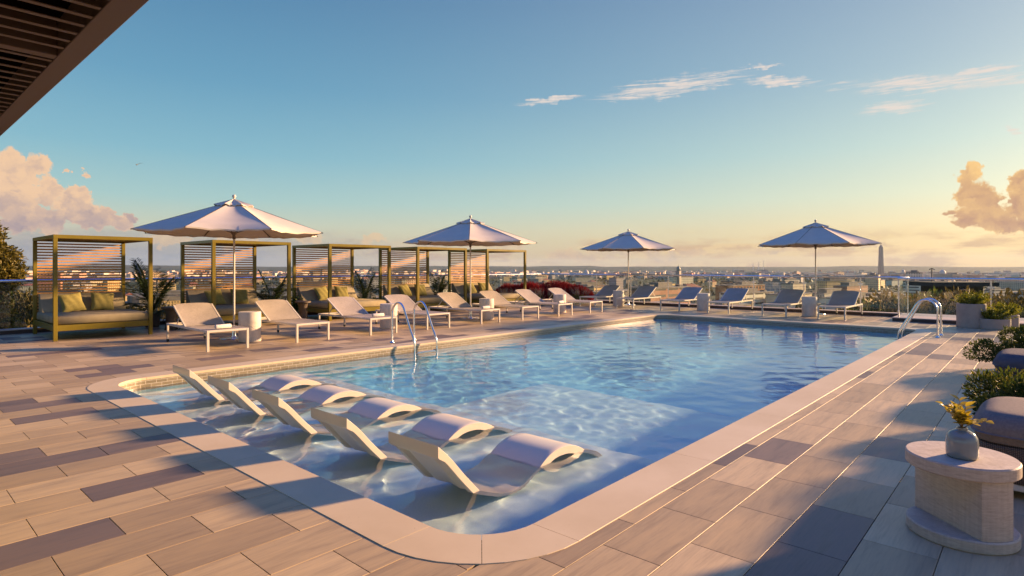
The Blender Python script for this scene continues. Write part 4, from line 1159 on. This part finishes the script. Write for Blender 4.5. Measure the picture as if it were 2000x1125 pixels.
def proto_block(w,d,h,mat,roof='flat'):
    t=thing('city_building',(0,0,-500)); wl=MB().box(-w/2,w/2,-d/2,d/2,0,h)
    wl.build('wall',mat,t)
    rb=MB()
    if roof=='flat':
        rb.box(-w/2-.3,w/2+.3,-d/2-.3,d/2+.3,h+.003,h+.9); rb.box(-w*.2,w*.15,-d*.2,d*.2,h+.9,h+3.4); rb.box(w*.25,w*.35,-d*.1,d*.2,h+.9,h+2.2); rb.box(-w*.42,-w*.34,d*.1,d*.3,h+.9,h+1.9)
        rb.build('roof',M['croof'],t)
    elif roof=='step':
        rb.box(-w/2-.3,w/2+.3,-d/2-.3,d/2+.3,h+.003,h+.8); rb.box(-w*.34,w*.30,-d*.3,d*.34,h+.8,h+4.4); rb.box(-w*.36,w*.32,-d*.32,d*.36,h+4.4,h+4.9); rb.build('roof',M['croof'],t)
    else:
        e=.8; hh=d*.22
        vs=[(-w/2-e,-d/2-e,h),(w/2+e,-d/2-e,h),(w/2+e,d/2+e,h),(-w/2-e,d/2+e,h),(-w/2+d*.3,0,h+hh),(w/2-d*.3,0,h+hh)]
        MB().add(vs,[(0,3,2,1),(0,1,5,4),(1,2,5),(2,3,4,5),(3,0,4)]).build('roof',M['ctile'],t)
    return t
spec=[(34,16,15,'cw1','flat'),(46,18,20,'cw2','flat'),(24,18,12,'cw1','hip'),(60,16,17,'cw3','step'),(20,20,26,'cw3','flat'),(30,14,10,'cw2','step'),(16,12,8,'cw1','hip'),(70,30,9,'cw2','flat')]
PR_=[proto_block(w,d,h,M[m_],rf_) for (w,d,h,m_,rf_) in spec]
used=[False]*len(PR_)
cols=[((.76,.60,.38),'cream'),((.70,.48,.20),'yellow ochre'),((.82,.72,.56),'off-white'),((.42,.20,.11),'brick brown'),((.62,.48,.34),'beige'),((.50,.44,.40),'grey'),((.72,.50,.26),'honey-coloured')]
kinds=['long flat-roofed block with small windows','wide office block with ribbon windows','red-roofed house block','long block with a stepped upper storey','squarish taller block','low block with a stepped roof','small red-roofed house','very wide low hall']
rc=random.Random(99)
marks=[(-45,'behind the leftmost tree'),(-40.5,'behind the first cabana screen'),(-33,'between the first and second cabanas'),(-28,'behind the second cabana screen'),(-21,'right of the first umbrella pole'),(-16,'behind the third cabana'),(-11,'behind the fourth cabana'),(-5,'around the second umbrella pole'),(0,'past the fifth cabana'),(4.5,'above the red hedge'),(8.5,'left of the third umbrella pole'),(13,'right of the third umbrella pole'),(18,'above the third far lounger'),(22,'above the fourth far lounger'),(26,'left of the fourth umbrella pole'),(30,'right of the fourth umbrella pole'),(33.5,'around the obelisk'),(37,'above the right ladder'),(41.5,'above the round planters'),(50,'at the right edge')]
def where(b):
    for k,(q,n) in enumerate(marks):
        if b<q: return n
    return marks[-1][1]
cnt=0; taken={}
d=470.0; ring=0
while d<3300 and cnt<262:
    step=(62+d*.030)/d*57.3; b_=-43.5+rc.uniform(0,step)
    while b_<43.5 and cnt<262:
        bb=b_+rc.uniform(-.25,.25)*step; dd=d*rc.uniform(.95,1.07)
        if rc.random()<.90:
            k=rc.choice([0,0,1,2,3,4,5,5,6,7] if d>700 else [0,0,1,1,2,3,3,5])
            ci=rc.randrange(len(cols)); 
            if spec[k][4]=='hip' and ci==3: ci=0
            o=PR_[k] if not used[k] else copy_tree(PR_[k]); used[k]=True
            x,y=polar(bb,dd); o.location=(x,y,ground(x,y)-.5); o.rotation_euler=(0,0,YAW+R(90)+R(rc.choice([34,34,42,28,50,-48])+rc.uniform(-5,5))); sc=rc.uniform(.8,1.2); o.scale=(sc,sc,sc*rc.uniform(.85,1.25))
            for ch in [o]+list(o.children): ch.color=(*[min(1,c_*rc.uniform(.95,1.05)) for c_ in cols[ci][0]],1)
            rng='near' if dd<800 else 'middle-distance' if dd<1500 else 'far'
            lab=f'{cols[ci][1]} {kinds[k]}, {rng}, {where(bb)}'
            tag(o,lab,'building','buildings of the city beyond the railing'); taken[lab]=taken.get(lab,0)+1; cnt+=1
        b_+=step
    d*=1.14; ring+=1
# distinctive near blocks with their own windows
def near_block(b,d,w,dp,h,rot,col,label,bays,floors,ww,wh,roofcol='croof',band=False):
    x,y=polar(b,d); t=thing('city_building',(x,y,ground(x,y)-.5),YAW+R(90)+R(rot),label,'building','large blocks nearest the railing')
    o=MB().box(-w/2,w/2,-dp/2,dp/2,0,h).build('wall',M['cplain'],t); o.color=(*col,1)
    rb=MB(); rb.box(-w/2-.4,w/2+.4,-dp/2-.4,dp/2+.4,h+.004,h+.8); rb.box(-w*.3,w*.1,-dp*.25,dp*.25,h+.8,h+3.6); rb.box(w*.2,w*.28,-dp*.2,dp*.1,h+.8,h+2.4)
    ro=rb.build('roof',M[roofcol],t); ro.color=(*col,1)
    me=None; fh=h/floors
    for fl_ in range(floors):
        for k in range(bays):
            cx=-w/2+(k+.5)*w/bays; z=fh*fl_+fh*.5
            if me is None: wn_=MB().box(-ww/2,ww/2,-.12,.06,-wh/2,wh/2).build('window',M['cwin'],t); me=wn_.data
            else:
                wn_=bpy.data.objects.new('window',me); C.objects.link(wn_); wn_.parent=t
            wn_.location=(cx,dp/2+.05,z)
    # windows on the end wall
    nb_=max(1,int(dp/6))
    for fl_ in range(floors):
        for k in range(nb_):
            wn_=bpy.data.objects.new('window',me); C.objects.link(wn_); wn_.parent=t; wn_.location=(-w/2-.05,-dp/2+(k+.5)*dp/nb_,fh*fl_+fh*.5); wn_.rotation_euler=(0,0,R(90))
    return t
Yl=(.72,.50,.20); Cr=(.78,.62,.40); Br=(.36,.17,.08); Wt=(.80,.70,.54)
near_block(13.6,430,52,16,17,38,Yl,'yellow ochre block behind the second far lounger with square windows',9,4,2.6,2.0)
near_block(19.6,440,54,16,18,39,Yl,'yellow ochre block behind the drum table in the middle of the far row',9,4,2.8,2.2)
near_block(21.2,640,56,20,27,37,Br,'brown brick block rising behind the fourth far lounger',10,6,2.6,2.4)
near_block(25.2,560,46,18,22,39,Cr,'cream office block with rows of wide dark windows left of the fourth umbrella pole',4,4,10,1.6)
near_block(29.3,560,44,16,20,36,Wt,'off-white block right of the fourth umbrella pole',8,4,2.2,2.6)
near_block(26.6,520,30,14,16,36,Wt,'off-white block with a round-cornered look just left of the fourth umbrella pole',6,3,2.2,2.6)
near_block(37.2,520,26,12,22,28,Yl,'yellow block with battlement-like roof pieces above the right ladder',5,4,2.2,2.2)
near_block(40.8,700,60,20,14,38,Wt,'long off-white block above the low round planter',10,3,3,2)
near_block(-38,480,60,18,27,24,Cr,'large cream block behind the slats of the first cabana',10,6,2.8,2.2)
near_block(-30.5,430,34,18,17,26,Cr,'cream block seen right of the first palm',6,4,2.6,2.2)
near_block(-24.5,620,50,18,24,29,Wt,'off-white block right of the second cabana, behind the second palm',8,5,2.6,2.2)
near_block(4.9,620,60,18,16,34,Cr,'long pale block above the right half of the red hedge',10,3,3,2)
near_block(9.2,470,34,16,13,38,(.50,.33,.22),'brown-red block behind the first far lounger',6,3,2.4,2)
near_block(-1.5,560,44,16,20,32,Yl,'ochre block between the fifth cabana post and the red hedge',7,4,2.6,2.2)
# landmarks
x,y=polar(32.0+.02,2813); x,y=polar(math.degrees(math.atan(720.5/1150)),2810)
t=thing('obelisk',(x,y,-43),YAW+R(20),'tall slender pale stone obelisk on the skyline right of the fourth umbrella','obelisk')
M['obst']=simple('pale_marble',(.36,.27,.20),.7,0,.06,.05)
MB().add([(-8,-8,0),(8,-8,0),(8,8,0),(-8,8,0),(-5.2,-5.2,126),(5.2,-5.2,126),(5.2,5.2,126),(-5.2,5.2,126)],[(0,3,2,1),(4,5,6,7),(0,1,5,4),(1,2,6,5),(2,3,7,6),(3,0,4,7)]).build('shaft',M['obst'],t)
MB().add([(-5.15,-5.15,126.02),(5.15,-5.15,126.02),(5.15,5.15,126.02),(-5.15,5.15,126.02),(0,0,140.5)],[(0,3,2,1),(0,1,4),(1,2,4),(2,3,4),(3,0,4)]).build('pyramid_cap',M['obst'],t)
M['dome']=simple('dome_copper',(.16,.17,.15),.5,.3,.1,.3); M['domew']=simple('dome_white',(.60,.52,.42),.6)
x,y=polar(math.degrees(math.atan(325/1150)),1500)
t=thing('bell_tower',(x,y,ground(x,y)),0,'dark-domed stone bell tower on the skyline above the far loungers','tower')
MB().box(-5,5,-5,5,0,36).build('shaft',M['obst'],t); MB().lathe([(0,36.02),(4.6,36.02),(4.6,40),(5,40.5),(4,44),(2,47),(.5,48.5),(.2,53),(0,53)],16).build('dome',M['dome'],t,smooth=40)
for px,dd,rad,lab in ((1841,2400,13,'pale domed hall on the skyline right of the black lamp'),(1764,2600,9,'small pale dome just right of the obelisk'),(1145,1900,12,'pale domed hall above the red hedge')):
    x,y=polar(math.degrees(math.atan((px-1000)/1150)),dd)
    t=thing('domed_hall',(x,y,ground(x,y)),YAW,lab,'building'); MB().box(-rad*2,rad*2,-rad,rad,0,24).build('hall',M['obst'],t); MB().lathe([(0,24.01),(rad*.7,24.01),(rad*.7,27),(rad*.62,31),(rad*.4,35),(rad*.12,37),(0,38)],20).build('dome',M['domew'],t,smooth=50)
M['white']=simple('white_mast',(.75,.72,.68),.5)
for i,(px,top) in enumerate(((1482,513),(1491,510),(1471,516))):
    dd=4200; x,y=polar(math.degrees(math.atan((px-1000)/1150)),dd); z=ground(x,y); h=1.5+(522.5-top)*dd*math.cos(math.atan((px-1000)/1150))/1150-z
    t=thing('wind_turbine',(x,y,z),YAW+PI,('middle','right-hand','left-hand')[i]+' one of three tiny white wind turbines on the horizon','wind turbine','wind turbines on the horizon')
    MB().tube([(0,0,0),(0,0,h)],[2.2,1.4],8).build('mast',M['white'],t)
    rt=MB()
    for k in range(3):
        a=k*2*PI/3+i; rt.bar((-2,0,h),(-2,18*math.sin(a),h+18*math.cos(a)),1.2,.6)
    rt.build('rotor',M['white'],t)
# dark flat canopy roof with a small lamp, just beyond the right railing
x,y=polar(math.degrees(math.atan(858/1150)),150); zz=1.5-28*150*math.cos(math.atan(858/1150))/1150
M['treewall']=simple('dark_brown_wall',(.035,.027,.018),.9,spec=.1)
t=thing('flat_roof_pavilion',(x,y,zz-3),YAW+R(90),'dark flat roof slab just below the handrail on the right','building'); MB().box(-6.5,6.5,-4,4,2.2,3.0).build('roof',M['roofdark'],t)
pz=ground(x,y)-zz+3
MB().box(-4.5,4.5,-2.5,2.5,pz,2.19).build('wall',M['treewall'],t)
x,y=polar(math.degrees(math.atan(820/1150)),149)
t=thing('roof_lamp',(x,y,zz),0,'small black lamp mast standing on the dark flat roof','lamp'); q=MB(); q.tube([(0,0,0),(0,0,2.6)],.10,6); q.tube([(-.7,-.5,2.5),(0,0,2.75),(.7,.5,2.5)],.09,6); q.build('lamp_mast',M['black'],t)
# ---- trees of the city
tv=random.Random(7)
def tset(num,n,leaf,mats,seed):
    L_=[]
    for i in range(num):
        t=thing('city_tree',(0,0,-500)); b,tk=tree_mesh(10,4.4,n,leaf,seed+i,.22,13); b.build('crown',mats[i%len(mats)],t,fix=False); tk.build('trunk',M['bark'],t,fix=False); L_.append([t,False])
    return L_
TN=tset(4,3600,.50,[M['treed'],M['treeo'],M['treed'],M['shrub']],200); TF=tset(4,620,1.15,[M['treed'],M['shrub'],M['treeo']],240)
def put_tree(T,bb,dd,top_py,h,label,group):
    e=T[tv.randrange(len(T))]; o=copy_tree(e[0]) if e[1] else e[0]; e[1]=True
    x,y=polar(bb,dd); z=ground(x,y)-.3
    if top_py: h=max(5.0,1.5-(top_py-522.5)*dd*math.cos(R(bb))/1150-z)
    o.location=(x,y,z); s=h/10; w=min(1.25,max(.7,8/h))*tv.uniform(.9,1.2); o.scale=(s*w,s*w,s); o.rotation_euler=(0,0,tv.uniform(0,6.28)); tag(o,label,'tree',group)
for k in range(44):        # close wooded slope on the right
    bb=29.5+16*k/44+tv.uniform(-.3,.3); put_tree(TN,bb,tv.uniform(95,170),tv.uniform(556,592) if bb>31.5 else tv.uniform(580,600),0,f'brownish tree close behind the right railing, {where(bb)}','trees close behind the right railing')
for k in range(16):
    bb=-44+9*k/16+tv.uniform(-.3,.3); put_tree(TN,bb,tv.uniform(90,130),tv.uniform(562,592),0,f'dark tree close below the left end of the railing, {where(bb)}','trees close below the left end of the railing')
for k in range(56):
    bb=-36+66*k/56+tv.uniform(-.5,.5); put_tree(TN,bb,tv.uniform(110,200),tv.uniform(586,612),0,f'dark tree on the slope below the railing, {where(bb)}','trees on the slope below the railing')
for k in range(150):
    bb=tv.uniform(-44,44); dd=280*(1200/280)**tv.random(); put_tree(TF,bb,dd,None,tv.uniform(9,14),f'street tree between the blocks, {where(bb)}','street trees among the city blocks')
# ---- far city mass
r=random.Random(300); b=MB(); 
for k in range(3200):
    dd=2300*(4300/2300)**r.random(); bb=r.uniform(-50,50); x,y=polar(bb,dd); z=ground(x,y)
    w,dp,h=r.uniform(12,60),r.uniform(10,30),r.choice([6,8,10,12,16,22])*r.uniform(.7,1.1); a=YAW+R(r.choice([-20,12,60])); c,s=math.cos(a),math.sin(a)
    vv=[]
    for zz in (z-2,z+h):
        for (i,j) in ((-1,-1),(1,-1),(1,1),(-1,1)): vv.append((x+(i*w/2)*c-(j*dp/2)*s,y+(i*w/2)*s+(j*dp/2)*c,zz))
    b.add(vv,[(4,5,6,7),(0,1,5,4),(1,2,6,5),(2,3,7,6),(3,0,4,7)])
m,nt5,out=newmat('far_city'); gi=nt5.nodes.new('ShaderNodeNewGeometry')
pbsdf(nt5,out,ramp(nt5,gi.outputs['Random Per Island'],[(0,(.55,.47,.36)),(.3,(.66,.58,.47)),(.5,(.32,.24,.17)),(.7,(.50,.24,.15)),(.85,(.6,.52,.42)),(1,(.25,.27,.27))]),.8,0,.2)
tag(b.build('distant_city',m,fix=False),'far-off pale roofs and blocks merging along the horizon','city',None,'stuff')
# far woods patches between
b=MB()
for k in range(1500):
    dd=900*(3300/900)**r.random(); bb=r.uniform(-50,50); x,y=polar(bb,dd); z=ground(x,y); s=dd*.003+1.5
    for q in range(5):
        d_=rdir(r,-.1); b.quadleaf((x+d_.x*s*1.6,y+d_.y*s*1.6,z+abs(d_.z)*s*.7),rdir(r),rdir(r),s*1.5,s*1.2)
tag(b.build('distant_woods',M['treed'],fix=False),'dark green woods scattered through the far city and hills','woods',None,'stuff')
# ---- bird
x,y=polar(math.degrees(math.atan((266-1000)/1150)),60); zb_=1.5+(522.5-321)*60*math.cos(math.atan(734/1150))/1150
M['bird']=simple('grey_feathers',(.16,.17,.19),.8)
t=thing('bird',(x,y,zb_),R(60),'small grey bird gliding in the sky above the left umbrella','bird')
q=MB(); q.lathe([(0,0),(.03,.03),(.055,.12),(.05,.22),(.02,.34),(0,.40)],8); q.xf(Matrix.Rotation(R(90),4,'Y')); q.build('body',M['bird'],t,smooth=60)
for s in (-1,1):
    w=MB().add([(.08,0,0),(.22,0,0),(.26,s*.22,.12),(.12,s*.24,.13),(.24,s*.52,.20),(.30,s*.54,.19),(.17,s*.46,.215)],[(0,1,2,3),(3,2,5,4),(3,4,6)]) if False else MB().add([(.08,0,0),(.22,0,0),(.25,s*.24,.13),(.11,s*.22,.12),(.30,s*.55,.22)],[(0,1,2,3),(3,2,4)])
    w.build('wing',M['bird'],t,fix=False)
# ---- haze
hz=MB().box(-9500,9500,-9500,9500,-46,150).build('haze',None)
m,nt6,out=newmat('haze'); pv=nt6.nodes.new('ShaderNodeVolumePrincipled'); pv.inputs['Density'].default_value=.000038; pv.inputs['Color'].default_value=(.50,.72,.98,1); pv.inputs['Anisotropy'].default_value=.2
nt6.links.new(pv.outputs[0],out.inputs['Volume']); hz.data.materials.append(m)
tag(hz,'thin even haze in the air over the city','haze',None,'stuff')
